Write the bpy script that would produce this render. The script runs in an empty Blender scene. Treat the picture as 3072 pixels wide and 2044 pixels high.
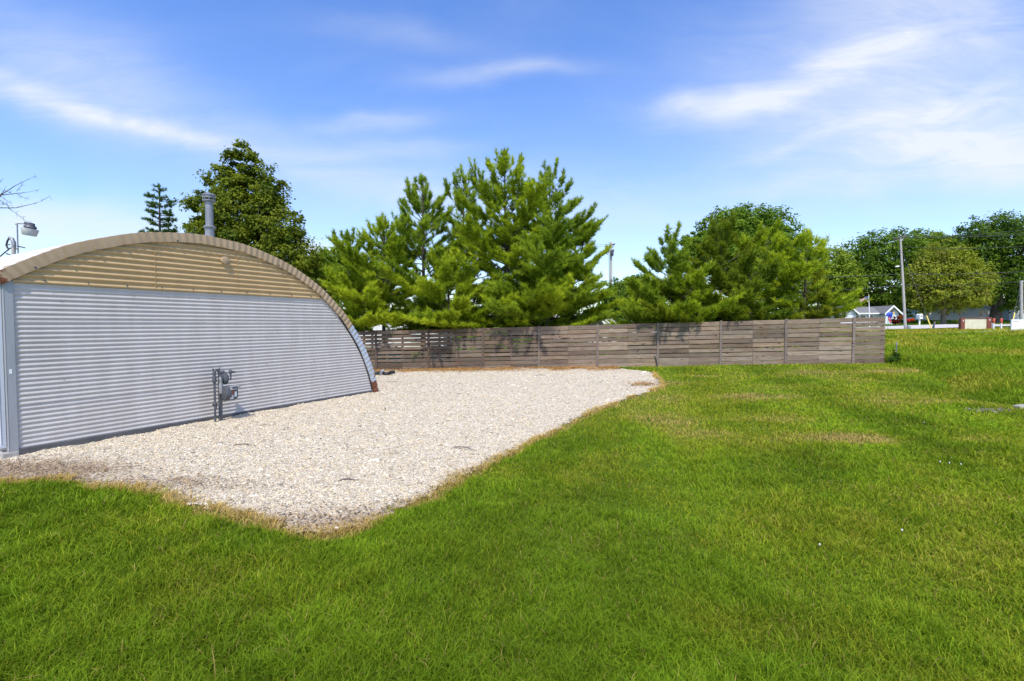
import bpy, math, random
import numpy as np
from mathutils import Vector, Matrix

random.seed(7)
rng = np.random.default_rng(7)
scene = bpy.context.scene
COL = scene.collection
PI = math.pi

# ------------------------------------------------------------------ camera
F, CX, CY, HOR = 1420.0, 1536.0, 1022.0, 972.0
PITCH = math.atan((CY - HOR) / F)
CAM = np.array([0.0, 0.0, 1.75])
UP = np.array([0, math.sin(PITCH), math.cos(PITCH)])
FW = np.array([0, math.cos(PITCH), -math.sin(PITCH)])

def ray(px, py):
    d = np.array([(px - CX) / F, 0, 0]) + (CY - py) / F * UP + FW
    return d / d[1]

def P(px, py, Y):
    return CAM + ray(px, py) * Y

cd = bpy.data.cameras.new("camera")
cam = bpy.data.objects.new("camera", cd); COL.objects.link(cam)
cam.location = CAM
cam.rotation_euler = (PI / 2 - PITCH, 0, 0)
cd.sensor_width = 36; cd.sensor_fit = 'HORIZONTAL'; cd.lens = 36 * F / 3072
cd.clip_end = 3000; cd.clip_start = 0.05
scene.camera = cam

# ------------------------------------------------------------------ terrain
HUT_A = np.array([-6.52, 6.198]); HUT_T = np.array([0.484, 0.8751]); HUT_T /= np.linalg.norm(HUT_T)
HUT_N = np.array([HUT_T[1], -HUT_T[0]]); HUT_ANG = math.atan2(HUT_T[1], HUT_T[0])
_cp = np.array([
    (0, 0, 0), (0, 3, 0), (3, 3, 0), (-3, 3, 0), (0, 8, .02), (6, 8, .05), (-6.5, 6.2, -.01), (-3.4, 11.9, .03),
    (-5.1, 8.4, .03), (-10, 8, -.05), (-6, 21, -.32), (-11, 21.5, -.42), (3.6, 19.6, -.05), (8.4, 18.9, .11), (14.2, 17.95, .25), (-1, 13, .02),
    (15, 13, .25), (22, 20, .48), (42, 51, 1.10), (40, 41, 1.16), (28, 35, .86), (9, 8.6, .1), (0, 30, .1), (-15, 30, -.3),
    (20, 40, .85), (-30, 40, -.2), (0, 70, .6), (39.6, 50, 1.08), (63.6, 60, 1.41), (50, 64, 1.36), (79, 75, 1.62),
    (75, 86, 2.3), (98, 88, 2.5), (65, 75, 1.81), (-60, 60, 0), (120, 110, 2.6), (0, -20, 0), (30, -20, .3), (-30, -20, -.2),
    (40, 8, .7), (-60, 0, -.2), (80, 0, 1.0), (0, 130, 1.2), (-120, 130, .6), (60, 130, 2.3)], float)

def _tps(d2):
    return 0.5 * d2 * np.log(np.maximum(d2, 1e-9))
_n = len(_cp)
_K = _tps(((_cp[:, None, :2] - _cp[None, :, :2]) ** 2).sum(-1)) + np.eye(_n) * 0.5
_Pm = np.c_[np.ones(_n), _cp[:, :2]]
_M = np.block([[_K, _Pm], [_Pm.T, np.zeros((3, 3))]])
_w = np.linalg.solve(_M, np.r_[_cp[:, 2], 0, 0, 0])

def zg(x, y):
    x = np.atleast_1d(np.asarray(x, float)); y = np.atleast_1d(np.asarray(y, float))
    out = np.zeros(x.shape)
    xf, yf, of = x.ravel(), y.ravel(), out.ravel()
    for i in range(0, len(xf), 200000):
        q = np.c_[xf[i:i + 200000], yf[i:i + 200000]]
        r = np.sqrt((q ** 2).sum(1)); s = np.minimum(1, 135 / np.maximum(r, 1e-6)); q = q * s[:, None]
        d2 = ((q[:, None, :] - _cp[None, :, :2]) ** 2).sum(-1)
        z = _tps(d2) @ _w[:_n] + _w[_n] + q @ _w[_n + 1:]
        of[i:i + 200000] = np.clip(z, -1.0, 3.0)
    return of.reshape(x.shape)

def zg1(x, y):
    return float(zg([x], [y])[0])

def Gd(px, py):
    d = ray(px, py)
    ys = np.concatenate([np.arange(1.5, 30, .05), np.arange(30, 140, .25)])
    pts = CAM[None] + ys[:, None] * d[None]
    below = pts[:, 2] < zg(pts[:, 0], pts[:, 1])
    i = int(np.argmax(below)) if below.any() else len(ys) - 1
    return pts[i]

# ------------------------------------------------------------------ materials
def nodes_of(name):
    m = bpy.data.materials.new(name); m.use_nodes = True
    nt = m.node_tree
    return m, nt, nt.nodes, nt.links, nt.nodes["Principled BSDF"]

def mat(name, c1, c2=None, scale=5.0, rough=0.6, metal=0.0, bump=0.0, bscale=None, stretch=(1, 1, 1), spec=0.5, detail=4, lo=.35, hi=.65):
    m, nt, N, L, b = nodes_of(name)
    b.inputs['Roughness'].default_value = rough; b.inputs['Metallic'].default_value = metal
    b.inputs['Specular IOR Level'].default_value = spec
    c2 = c2 or tuple(v * .8 for v in c1)
    tc = N.new('ShaderNodeTexCoord'); mp = N.new('ShaderNodeMapping'); mp.inputs['Scale'].default_value = stretch
    L.new(tc.outputs['Object'], mp.inputs[0])
    n = N.new('ShaderNodeTexNoise'); n.inputs['Scale'].default_value = scale; n.inputs['Detail'].default_value = detail
    L.new(mp.outputs[0], n.inputs['Vector'])
    r = N.new('ShaderNodeValToRGB'); r.color_ramp.elements[0].position = lo; r.color_ramp.elements[1].position = hi
    r.color_ramp.elements[0].color = (*c1, 1); r.color_ramp.elements[1].color = (*c2, 1)
    L.new(n.outputs['Fac'], r.inputs[0]); L.new(r.outputs[0], b.inputs['Base Color'])
    if bump:
        n2 = N.new('ShaderNodeTexNoise'); n2.inputs['Scale'].default_value = bscale or scale * 4; n2.inputs['Detail'].default_value = 6
        L.new(mp.outputs[0], n2.inputs['Vector'])
        bp = N.new('ShaderNodeBump'); bp.inputs['Strength'].default_value = bump; bp.inputs['Distance'].default_value = .02
        L.new(n2.outputs['Fac'], bp.inputs['Height']); L.new(bp.outputs[0], b.inputs['Normal'])
    return m

def leafmat(name, transl=.35, rough=.55, spec=.3, gain=(1, 1, 1)):
    m, nt, N, L, b = nodes_of(name)
    a = N.new('ShaderNodeAttribute'); a.attribute_name = 'tint'
    b.inputs['Roughness'].default_value = rough; b.inputs['Specular IOR Level'].default_value = spec
    L.new(a.outputs['Color'], b.inputs['Base Color'])
    t = N.new('ShaderNodeBsdfTranslucent')
    g = N.new('ShaderNodeMix'); g.data_type = 'RGBA'; g.blend_type = 'MULTIPLY'; g.inputs[0].default_value = 1
    g.inputs[7].default_value = (1.15, 1.2, .45, 1)
    L.new(a.outputs['Color'], g.inputs[6]); L.new(g.outputs[2], t.inputs['Color'])
    mx = N.new('ShaderNodeMixShader'); mx.inputs[0].default_value = transl
    L.new(b.outputs[0], mx.inputs[1]); L.new(t.outputs[0], mx.inputs[2])
    L.new(mx.outputs[0], N['Material Output'].inputs['Surface'])
    return m

M = {}
M['leaf'] = leafmat('broad_leaf_green', .45, .6, .12)
M['needle'] = leafmat('pine_needle_green', .48, .6, .10)
M['grass'] = leafmat('grass_blade', .42, .6, .10)
M['bark'] = mat('grey_brown_bark', (.10, .075, .055), (.2, .165, .13), 6, .9, bump=.8, stretch=(1, 1, .25))
M['dark_bark'] = mat('dark_bark', (.045, .035, .03), (.09, .07, .055), 8, .9, bump=.6, stretch=(1, 1, .25))
M['concrete'] = mat('painted_concrete', (.07, .068, .07), (.10, .098, .098), 3, .85, bump=.3)
M['galv'] = mat('galvanised_steel', (.19, .195, .205), (.26, .265, .275), 9, .45, .35)
M['meter_grey'] = mat('grey_meter_paint', (.05, .055, .065), (.075, .08, .09), 10, .5, .0)
M['meter_dark'] = mat('dark_fitting_paint', (.055, .06, .07), (.09, .095, .105), 12, .5, .2)
M['meter_light'] = mat('light_grey_fitting', (.25, .26, .27), (.36, .37, .38), 14, .5, .2)
M['white'] = mat('white_paint', (.78, .78, .76), (.7, .7, .68), 4, .5)
M['shade_white'] = mat('white_siding', (.62, .66, .68), (.55, .59, .6), 3, .7)
M['glass_dark'] = mat('window_glass', (.02, .025, .03), (.035, .04, .05), 2, .08, spec=.8)
M['red'] = mat('red_paint', (.55, .04, .03), (.4, .03, .025), 5, .5)
M['orange_red'] = mat('orange_red_paint', (.62, .10, .03), (.5, .07, .025), 5, .5)
M['yellow'] = mat('yellow_plastic', (.72, .55, .08), (.65, .48, .06), 4, .5)
M['blue'] = mat('blue_cloth', (.03, .08, .5), (.02, .06, .4), 4, .7)
M['brown_sign'] = mat('red_brown_sign_wood', (.16, .045, .025), (.2, .06, .035), 6, .6)
M['cream'] = mat('cream_sign_panel', (.68, .64, .46), (.6, .56, .4), 3, .6)
M['teal'] = mat('teal_plastic', (.04, .3, .3), (.05, .36, .36), 4, .5)
M['black'] = mat('black_plastic', (.012, .012, .014), (.02, .02, .022), 6, .45)
M['tyre'] = mat('rubber', (.015, .015, .015), (.025, .025, .025), 9, .85)
M['shingle'] = mat('grey_shingle', (.14, .14, .15), (.2, .2, .21), 12, .9, bump=.4)
M['dark_shingle'] = mat('dark_shingle', (.07, .07, .075), (.1, .1, .105), 12, .9, bump=.4)
M['pole_wood'] = mat('weathered_pole_wood', (.34, .31, .28), (.45, .42, .38), 7, .85, bump=.5, stretch=(3, 3, .3))
M['stump'] = mat('dry_stick_wood', (.13, .10, .085), (.2, .165, .14), 9, .9, stretch=(2, 2, .3))
M['slab'] = mat('pale_concrete_slab', (.30, .28, .25), (.42, .40, .37), 5, .9, bump=.5)
M['dirt'] = mat('bare_grey_dirt', (.085, .065, .05), (.16, .13, .105), 6, .95, bump=.8)
M['pebble'] = mat('grey_pebble', (.17, .155, .14), (.26, .24, .22), 14, .9)
M['asphalt'] = mat('dark_asphalt', (.07, .07, .075), (.1, .1, .105), 20, .9, bump=.3)
M['road'] = mat('pale_concrete_road', (.46, .42, .39), (.54, .5, .46), 1.5, .9, bump=.2)
M['path'] = mat('pale_gravel_path', (.36, .33, .25), (.28, .28, .16), 3, .95, bump=.5)
M['insulator'] = mat('insulator_ceramic', (.09, .08, .08), (.14, .13, .13), 9, .35)
M['lens'] = mat('milky_lamp_lens', (.42, .43, .41), (.5, .5, .48), 6, .3)
M['wire'] = mat('cable_black', (.03, .03, .035), (.045, .045, .05), 6, .6)

# corrugated metals ---------------------------------------------------------
def metal_sheet(name, c1, c2, rough, metal, streak=.5, rust=0.0):
    m, nt, N, L, b = nodes_of(name)
    tc = N.new('ShaderNodeTexCoord')
    mp = N.new('ShaderNodeMapping'); mp.inputs['Scale'].default_value = (1.2, 1.2, .22)
    L.new(tc.outputs['Object'], mp.inputs[0])
    n = N.new('ShaderNodeTexNoise'); n.inputs['Scale'].default_value = 5; n.inputs['Detail'].default_value = 7
    L.new(mp.outputs[0], n.inputs['Vector'])
    r = N.new('ShaderNodeValToRGB'); r.color_ramp.elements[0].position = .3; r.color_ramp.elements[1].position = .7
    r.color_ramp.elements[0].color = (*c1, 1); r.color_ramp.elements[1].color = (*c2, 1)
    L.new(n.outputs['Fac'], r.inputs[0])
    n2 = N.new('ShaderNodeTexNoise'); n2.inputs['Scale'].default_value = 60; n2.inputs['Detail'].default_value = 3
    L.new(tc.outputs['Object'], n2.inputs['Vector'])
    mr = N.new('ShaderNodeMapRange'); mr.inputs[3].default_value = rough - .08; mr.inputs[4].default_value = rough + .12
    L.new(n2.outputs['Fac'], mr.inputs[0]); L.new(mr.outputs[0], b.inputs['Roughness'])
    b.inputs['Metallic'].default_value = metal; b.inputs['Specular IOR Level'].default_value = .35
    colout = r.outputs[0]
    if rust:
        a = N.new('ShaderNodeAttribute'); a.attribute_name = 'tint'
        n3 = N.new('ShaderNodeTexNoise'); n3.inputs['Scale'].default_value = 11; n3.inputs['Detail'].default_value = 8; n3.inputs['Roughness'].default_value = .65
        L.new(tc.outputs['Object'], n3.inputs['Vector'])
        ad = N.new('ShaderNodeMath'); ad.operation = 'ADD'; L.new(n3.outputs['Fac'], ad.inputs[0]); L.new(a.outputs['Fac'], ad.inputs[1])
        st = N.new('ShaderNodeMapRange'); st.inputs[1].default_value = .98; st.inputs[2].default_value = 1.06
        L.new(ad.outputs[0], st.inputs[0])
        rc = N.new('ShaderNodeValToRGB'); rc.color_ramp.elements[0].color = (.045, .018, .01, 1); rc.color_ramp.elements[1].color = (.26, .085, .03, 1)
        rc.color_ramp.elements[0].position = .35; rc.color_ramp.elements[1].position = .68
        L.new(n3.outputs['Color'], rc.inputs[0])
        mx = N.new('ShaderNodeMix'); mx.data_type = 'RGBA'
        L.new(st.outputs[0], mx.inputs[0]); L.new(colout, mx.inputs[6]); L.new(rc.outputs[0], mx.inputs[7])
        colout = mx.outputs[2]
        sb = N.new('ShaderNodeMath'); sb.operation = 'MULTIPLY_ADD'; sb.inputs[1].default_value = -metal; sb.inputs[2].default_value = metal
        L.new(st.outputs[0], sb.inputs[0]); L.new(sb.outputs[0], b.inputs['Metallic'])
    L.new(colout, b.inputs['Base Color'])
    return m

M['silver'] = metal_sheet('silver_corrugated_steel', (.445, .412, .375), (.51, .48, .445), .5, .0)
M['silver_door'] = metal_sheet('pale_ribbed_steel', (.55, .58, .63), (.62, .65, .70), .4, .3)
M['flash'] = metal_sheet('grey_flashing', (.30, .31, .32), (.36, .37, .38), .45, .2)
M['tan'] = metal_sheet('tan_painted_steel', (.43, .295, .14), (.50, .345, .17), .5, .0)
M['tan_trim'] = metal_sheet('tan_trim_steel', (.35, .25, .145), (.42, .305, .185), .55, .0, rust=1)
M['silver_trim'] = metal_sheet('silver_trim_steel', (.5, .52, .55), (.62, .64, .68), .35, .6, rust=1)
M['roof'] = metal_sheet('white_roof_steel', (.50, .50, .50), (.56, .56, .55), .5, .1)

# weathered wood -------------------------------------------------------------
def wood_mat(name):
    m, nt, N, L, b = nodes_of(name)
    tc = N.new('ShaderNodeTexCoord'); a = N.new('ShaderNodeAttribute'); a.attribute_name = 'tint'
    mp = N.new('ShaderNodeMapping'); mp.inputs['Scale'].default_value = (1.3, 6, 22)
    L.new(tc.outputs['Object'], mp.inputs[0])
    n = N.new('ShaderNodeTexNoise'); n.inputs['Scale'].default_value = 1.6; n.inputs['Detail'].default_value = 8; n.inputs['Roughness'].default_value = .65
    n.inputs['Distortion'].default_value = .6
    L.new(mp.outputs[0], n.inputs['Vector'])
    r = N.new('ShaderNodeValToRGB')
    e = r.color_ramp.elements
    e[0].position = .25; e[0].color = (.45, .42, .4, 1); e[1].position = .75; e[1].color = (1.35, 1.33, 1.3, 1)
    L.new(n.outputs['Fac'], r.inputs[0])
    mul = N.new('ShaderNodeMix'); mul.data_type = 'RGBA'; mul.blend_type = 'MULTIPLY'; mul.inputs[0].default_value = 1
    L.new(a.outputs['Color'], mul.inputs[6]); L.new(r.outputs[0], mul.inputs[7])
    # rusty brown weather stains
    n2 = N.new('ShaderNodeTexNoise'); n2.inputs['Scale'].default_value = 1.7; n2.inputs['Detail'].default_value = 5
    mp2 = N.new('ShaderNodeMapping'); mp2.inputs['Scale'].default_value = (1, 1, 3.5); L.new(tc.outputs['Object'], mp2.inputs[0]); L.new(mp2.outputs[0], n2.inputs['Vector'])
    st = N.new('ShaderNodeMapRange'); st.inputs[1].default_value = .53; st.inputs[2].default_value = .72; L.new(n2.outputs['Fac'], st.inputs[0])
    st.inputs[4].default_value = .55
    mx = N.new('ShaderNodeMix'); mx.data_type = 'RGBA'; mx.inputs[7].default_value = (.16, .085, .045, 1)
    L.new(st.outputs[0], mx.inputs[0]); L.new(mul.outputs[2], mx.inputs[6])
    # knots
    v = N.new('ShaderNodeTexVoronoi'); v.inputs['Scale'].default_value = 1
    mp3 = N.new('ShaderNodeMapping'); mp3.inputs['Scale'].default_value = (2.4, 2, 6.2); L.new(tc.outputs['Object'], mp3.inputs[0]); L.new(mp3.outputs[0], v.inputs['Vector'])
    kn = N.new('ShaderNodeMapRange'); kn.inputs[1].default_value = .08; kn.inputs[2].default_value = .17; kn.inputs[3].default_value = .85; kn.inputs[4].default_value = 0
    L.new(v.outputs['Distance'], kn.inputs[0])
    mk = N.new('ShaderNodeMix'); mk.data_type = 'RGBA'; mk.inputs[7].default_value = (.03, .022, .018, 1)
    L.new(kn.outputs[0], mk.inputs[0]); L.new(mx.outputs[2], mk.inputs[6])
    L.new(mk.outputs[2], b.inputs['Base Color']); b.inputs['Roughness'].default_value = .85; b.inputs['Specular IOR Level'].default_value = .2
    bp = N.new('ShaderNodeBump'); bp.inputs['Strength'].default_value = .5; bp.inputs['Distance'].default_value = .01
    L.new(n.outputs['Fac'], bp.inputs['Height']); L.new(bp.outputs[0], b.inputs['Normal'])
    return m
M['wood'] = wood_mat('weathered_fence_wood')

# lawn soil / gravel ------------------------------------------------------------
def ground_mat():
    m, nt, N, L, b = nodes_of('lawn_ground')
    tc = N.new('ShaderNodeTexCoord')
    n = N.new('ShaderNodeTexNoise'); n.inputs['Scale'].default_value = .35; n.inputs['Detail'].default_value = 8
    L.new(tc.outputs['Object'], n.inputs['Vector'])
    r = N.new('ShaderNodeValToRGB'); e = r.color_ramp.elements
    e[0].position = .3; e[0].color = (.05, .12, .008, 1); e[1].position = .72; e[1].color = (.15, .18, .02, 1)
    L.new(n.outputs['Fac'], r.inputs[0])
    n2 = N.new('ShaderNodeTexNoise'); n2.inputs['Scale'].default_value = 40; n2.inputs['Detail'].default_value = 4
    L.new(tc.outputs['Object'], n2.inputs['Vector'])
    r2 = N.new('ShaderNodeValToRGB'); r2.color_ramp.elements[0].color = (.5, .5, .5, 1); r2.color_ramp.elements[1].color = (1.4, 1.4, 1.4, 1)
    L.new(n2.outputs['Fac'], r2.inputs[0])
    mx = N.new('ShaderNodeMix'); mx.data_type = 'RGBA'; mx.blend_type = 'MULTIPLY'; mx.inputs[0].default_value = 1
    L.new(r.outputs[0], mx.inputs[6]); L.new(r2.outputs[0], mx.inputs[7]); L.new(mx.outputs[2], b.inputs['Base Color'])
    b.inputs['Roughness'].default_value = .95; b.inputs['Specular IOR Level'].default_value = .1
    bp = N.new('ShaderNodeBump'); bp.inputs['Strength'].default_value = .8; bp.inputs['Distance'].default_value = .04
    L.new(n2.outputs['Fac'], bp.inputs['Height']); L.new(bp.outputs[0], b.inputs['Normal'])
    return m
M['ground'] = ground_mat()

def gravel_mat():
    m, nt, N, L, b = nodes_of('limestone_gravel')
    tc = N.new('ShaderNodeTexCoord'); a = N.new('ShaderNodeAttribute'); a.attribute_name = 'tint'
    v = N.new('ShaderNodeTexVoronoi'); v.inputs['Scale'].default_value = 34
    L.new(tc.outputs['Object'], v.inputs['Vector'])
    r = N.new('ShaderNodeValToRGB'); e = r.color_ramp.elements
    e[0].position = 0; e[0].color = (.40, .32, .22, 1); e[1].position = 1; e[1].color = (.68, .60, .47, 1)
    k = r.color_ramp.elements.new(.35); k.color = (.60, .51, .38, 1)
    k = r.color_ramp.elements.new(.6); k.color = (.63, .56, .45, 1)
    sep = N.new('ShaderNodeSeparateColor'); L.new(v.outputs['Color'], sep.inputs[0]); L.new(sep.outputs[0], r.inputs[0])
    gp = N.new('ShaderNodeMapRange'); gp.inputs[1].default_value = .35; gp.inputs[2].default_value = .75; gp.inputs[3].default_value = 1; gp.inputs[4].default_value = .82
    L.new(v.outputs['Distance'], gp.inputs[0])
    mx = N.new('ShaderNodeMix'); mx.data_type = 'RGBA'; mx.blend_type = 'MULTIPLY'; mx.inputs[0].default_value = 1
    L.new(r.outputs[0], mx.inputs[6]); L.new(gp.outputs[0], mx.inputs[7])
    # dirt mask from attribute + noise
    n = N.new('ShaderNodeTexNoise'); n.inputs['Scale'].default_value = 7; n.inputs['Detail'].default_value = 7; n.inputs['Roughness'].default_value = .7
    L.new(tc.outputs['Object'], n.inputs['Vector'])
    ad = N.new('ShaderNodeMath'); ad.operation = 'ADD'; L.new(n.outputs['Fac'], ad.inputs[0]); L.new(a.outputs['Fac'], ad.inputs[1])
    st = N.new('ShaderNodeMapRange'); st.inputs[1].default_value = .78; st.inputs[2].default_value = 1.05; st.inputs[4].default_value = .8; L.new(ad.outputs[0], st.inputs[0])
    m2 = N.new('ShaderNodeMix'); m2.data_type = 'RGBA'; m2.inputs[7].default_value = (.24, .165, .10, 1)
    L.new(st.outputs[0], m2.inputs[0]); L.new(mx.outputs[2], m2.inputs[6]); L.new(m2.outputs[2], b.inputs['Base Color'])
    b.inputs['Roughness'].default_value = .9; b.inputs['Specular IOR Level'].default_value = .2
    n2 = N.new('ShaderNodeTexNoise'); n2.inputs['Scale'].default_value = 9; n2.inputs['Detail'].default_value = 3; L.new(tc.outputs['Object'], n2.inputs['Vector'])
    sb = N.new('ShaderNodeMath'); sb.operation = 'SUBTRACT'; sb.inputs[0].default_value = 1; L.new(v.outputs['Distance'], sb.inputs[1])
    bp = N.new('ShaderNodeBump'); bp.inputs['Strength'].default_value = 1; bp.inputs['Distance'].default_value = .02
    L.new(sb.outputs[0], bp.inputs['Height']); L.new(bp.outputs[0], b.inputs['Normal'])
    return m
M['gravel'] = gravel_mat()

def stone_mat():
    m, nt, N, L, b = nodes_of('limestone_chip')
    a = N.new('ShaderNodeAttribute'); a.attribute_name = 'tint'
    L.new(a.outputs['Color'], b.inputs['Base Color']); b.inputs['Roughness'].default_value = .85; b.inputs['Specular IOR Level'].default_value = .25
    return m
M['stone'] = stone_mat()

# ------------------------------------------------------------------ object helpers
def tag(o, label=None, cat=None, group=None, kind=None):
    if label: o['label'] = label
    if cat: o['category'] = cat
    if group: o['group'] = group
    if kind: o['kind'] = kind
    return o

def empty(name, loc, label, cat, rotz=0, group=None):
    o = bpy.data.objects.new(name, None); COL.objects.link(o)
    o.location = tuple(float(v) for v in loc); o.rotation_euler = (0, 0, rotz); o.empty_display_size = .2
    return tag(o, label, cat, group)

def np_obj(name, V, Fc, material, parent=None, tint=None, smooth=False):
    V = np.asarray(V, np.float32); Fc = np.asarray(Fc, np.int32); k = Fc.shape[1]
    me = bpy.data.meshes.new(name)
    me.vertices.add(len(V)); me.vertices.foreach_set('co', V.ravel())
    me.loops.add(Fc.size); me.loops.foreach_set('vertex_index', Fc.ravel())
    me.polygons.add(len(Fc)); me.polygons.foreach_set('loop_start', np.arange(0, Fc.size, k, dtype=np.int32))
    me.polygons.foreach_set('use_smooth', np.full(len(Fc), smooth, dtype=bool))
    if tint is not None:
        at = me.attributes.new('tint', 'FLOAT_COLOR', 'POINT')
        c = np.ones((len(V), 4), np.float32); c[:, :3] = tint; at.data.foreach_set('color', c.ravel())
    me.update(calc_edges=True)
    me.materials.append(material)
    o = bpy.data.objects.new(name, me); COL.objects.link(o)
    if parent: o.parent = parent
    return o

class MB:
    def __init__(s): s.v = []; s.f = []; s.t = []; s.ct = (1, 1, 1)
    def add(s, vs, fs):
        b = len(s.v); s.v += [tuple(float(c) for c in q) for q in vs]; s.f += [tuple(b + i for i in f) for f in fs]; s.t += [s.ct] * len(vs)
        return s
    def box(s, x0, x1, y0, y1, z0, z1, fn=None):
        vs = [(x, y, z) for x in (x0, x1) for y in (y0, y1) for z in (z0, z1)]
        if fn: vs = [fn(*q) for q in vs]
        return s.add(vs, [(0, 1, 3, 2), (4, 6, 7, 5), (0, 4, 5, 1), (2, 3, 7, 6), (0, 2, 6, 4), (1, 5, 7, 3)])
    def tube(s, pts, rad, n=10, caps=True):
        pts = [Vector(p) for p in pts]
        if not hasattr(rad, '__len__'): rad = [rad] * len(pts)
        ref = None; vs = []
        for i, p in enumerate(pts):
            d = (pts[min(i + 1, len(pts) - 1)] - pts[max(i - 1, 0)]).normalized()
            if ref is None:
                ref = Vector((1, 0, 0)) if abs(d.x) < .8 else Vector((0, 1, 0))
            u = (ref - d * ref.dot(d)).normalized(); w = d.cross(u); ref = u
            for k in range(n):
                a = 2 * PI * k / n
                vs.append(p + (u * math.cos(a) + w * math.sin(a)) * rad[i])
        fs = []
        for i in range(len(pts) - 1):
            for k in range(n):
                fs.append((i * n + k, i * n + (k + 1) % n, (i + 1) * n + (k + 1) % n, (i + 1) * n + k))
        if caps:
            fs.append(tuple(range(n - 1, -1, -1))); fs.append(tuple((len(pts) - 1) * n + k for k in range(n)))
        return s.add(vs, fs)
    def lathe(s, prof, c=(0, 0, 0), n=20, axis='z'):
        vs = []
        for r, z in prof:
            for k in range(n):
                a = 2 * PI * k / n
                q = (r * math.cos(a), r * math.sin(a), z)
                if axis == 'y': q = (q[0], q[2], q[1])
                if axis == 'x': q = (q[2], q[0], q[1])
                vs.append((c[0] + q[0], c[1] + q[1], c[2] + q[2]))
        fs = []
        for i in range(len(prof) - 1):
            for k in range(n):
                fs.append((i * n + k, i * n + (k + 1) % n, (i + 1) * n + (k + 1) % n, (i + 1) * n + k))
        fs.append(tuple(range(n - 1, -1, -1))); fs.append(tuple((len(prof) - 1) * n + k for k in range(n)))
        return s.add(vs, fs)
    def prism(s, poly, a0, a1, axis='y'):
        n = len(poly); vs = []
        for a in (a0, a1):
            for p, q in poly:
                vs.append((p, a, q) if axis == 'y' else (a, p, q) if axis == 'x' else (p, q, a))
        fs = [tuple(range(n)), tuple(range(2 * n - 1, n - 1, -1))] + [(i, (i + 1) % n, n + (i + 1) % n, n + i) for i in range(n)]
        return s.add(vs, fs)
    def build(s, name, material, parent=None, smooth=False, bevel=0, tint=False, seg=2):
        me = bpy.data.meshes.new(name); me.from_pydata(s.v, [], s.f); me.materials.append(material)
        if tint:
            at = me.attributes.new('tint', 'FLOAT_COLOR', 'POINT')
            c = np.ones((len(s.v), 4), np.float32); c[:, :3] = np.array(s.t); at.data.foreach_set('color', c.ravel())
        import bmesh
        bm = bmesh.new(); bm.from_mesh(me); bmesh.ops.recalc_face_normals(bm, faces=bm.faces); bm.to_mesh(me); bm.free()
        if smooth:
            me.polygons.foreach_set('use_smooth', [True] * len(me.polygons))
            me.set_sharp_from_angle(angle=math.radians(38))
        o = bpy.data.objects.new(name, me); COL.objects.link(o)
        if parent: o.parent = parent
        if bevel:
            md = o.modifiers.new('bevel', 'BEVEL'); md.width = bevel; md.segments = seg; md.limit_method = 'ANGLE'
        return o

def vnoise(x, y, s, seed=0):
    r = np.random.default_rng(1000 + seed); T = r.random((256, 256))
    u, v = np.asarray(x) / s + 500.3, np.asarray(y) / s + 500.7
    i, j = np.floor(u).astype(int), np.floor(v).astype(int); a, b = u - i, v - j
    a = a * a * (3 - 2 * a); b = b * b * (3 - 2 * b)
    g = lambda p, q: T[p % 256, q % 256]
    return (g(i, j) * (1 - a) + g(i + 1, j) * a) * (1 - b) + (g(i, j + 1) * (1 - a) + g(i + 1, j + 1) * a) * b

def inpoly(x, y, poly):
    ins = np.zeros(x.shape, bool); n = len(poly)
    for i in range(n):
        x0, y0 = poly[i]; x1, y1 = poly[(i + 1) % n]
        if y0 == y1: continue
        c = ((y0 > y) != (y1 > y)) & (x < (x1 - x0) * (y - y0) / (y1 - y0) + x0)
        ins ^= c
    return ins

def dist_line(x, y, pts):
    d = np.full(x.shape, 1e9)
    for (x0, y0), (x1, y1) in zip(pts[:-1], pts[1:]):
        dx, dy = x1 - x0, y1 - y0; t = np.clip(((x - x0) * dx + (y - y0) * dy) / (dx * dx + dy * dy + 1e-9), 0, 1)
        d = np.minimum(d, np.hypot(x - x0 - t * dx, y - y0 - t * dy))
    return d

# ------------------------------------------------------------------ ground sheet
def warp(n, near, far, p=3.2):
    t = np.linspace(-1, 1, n); return np.sign(t) * (np.abs(t) * near + (far - near) * np.abs(t) ** p)
gx = warp(240, 45, 900, 5) ; gy = warp(240, 45, 900, 5) + 18
GX, GY = np.meshgrid(gx, gy, indexing='ij')
GZ = zg(GX, GY)
idx = np.arange(GX.size).reshape(GX.shape)
q = np.stack([idx[:-1, :-1], idx[1:, :-1], idx[1:, 1:], idx[:-1, 1:]], -1).reshape(-1, 4)
tag(np_obj('ground', np.c_[GX.ravel(), GY.ravel(), GZ.ravel()], q, M['ground'], smooth=True), kind='structure')

# fence line --------------------------------------------------------------------
FA = np.array([-6.0, 20.9]); FB = np.array([13.05, 18.1])
FD = (FB - FA) / np.linalg.norm(FB - FA)
BAY = np.linalg.norm(FB - FA) / 8
F0 = FA - FD * BAY * 3                     # three more bays run on behind the hut
FEND = FB + FD * 1.10

# gravel outline -------------------------------------------------------------------
S = 3072 / 2357
edge_px = [(-60, 1128), (0, 1116), (60, 1107), (130, 1105), (180, 1118), (230, 1126), (290, 1128), (340, 1133), (400, 1153), (460, 1168), (520, 1180), (600, 1202), (660, 1222), (740, 1234), (770, 1233), (850, 1211), (930, 1176),
           (1000, 1141), (1080, 1096), (1150, 1060), (1200, 1031), (1260, 1005), (1320, 972), (1400, 938), (1470, 911), (1516, 896), (1527, 884), (1510, 868), (1504, 858)]
edge = [Gd(a * S, b * S)[:2] for a, b in edge_px]
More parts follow.
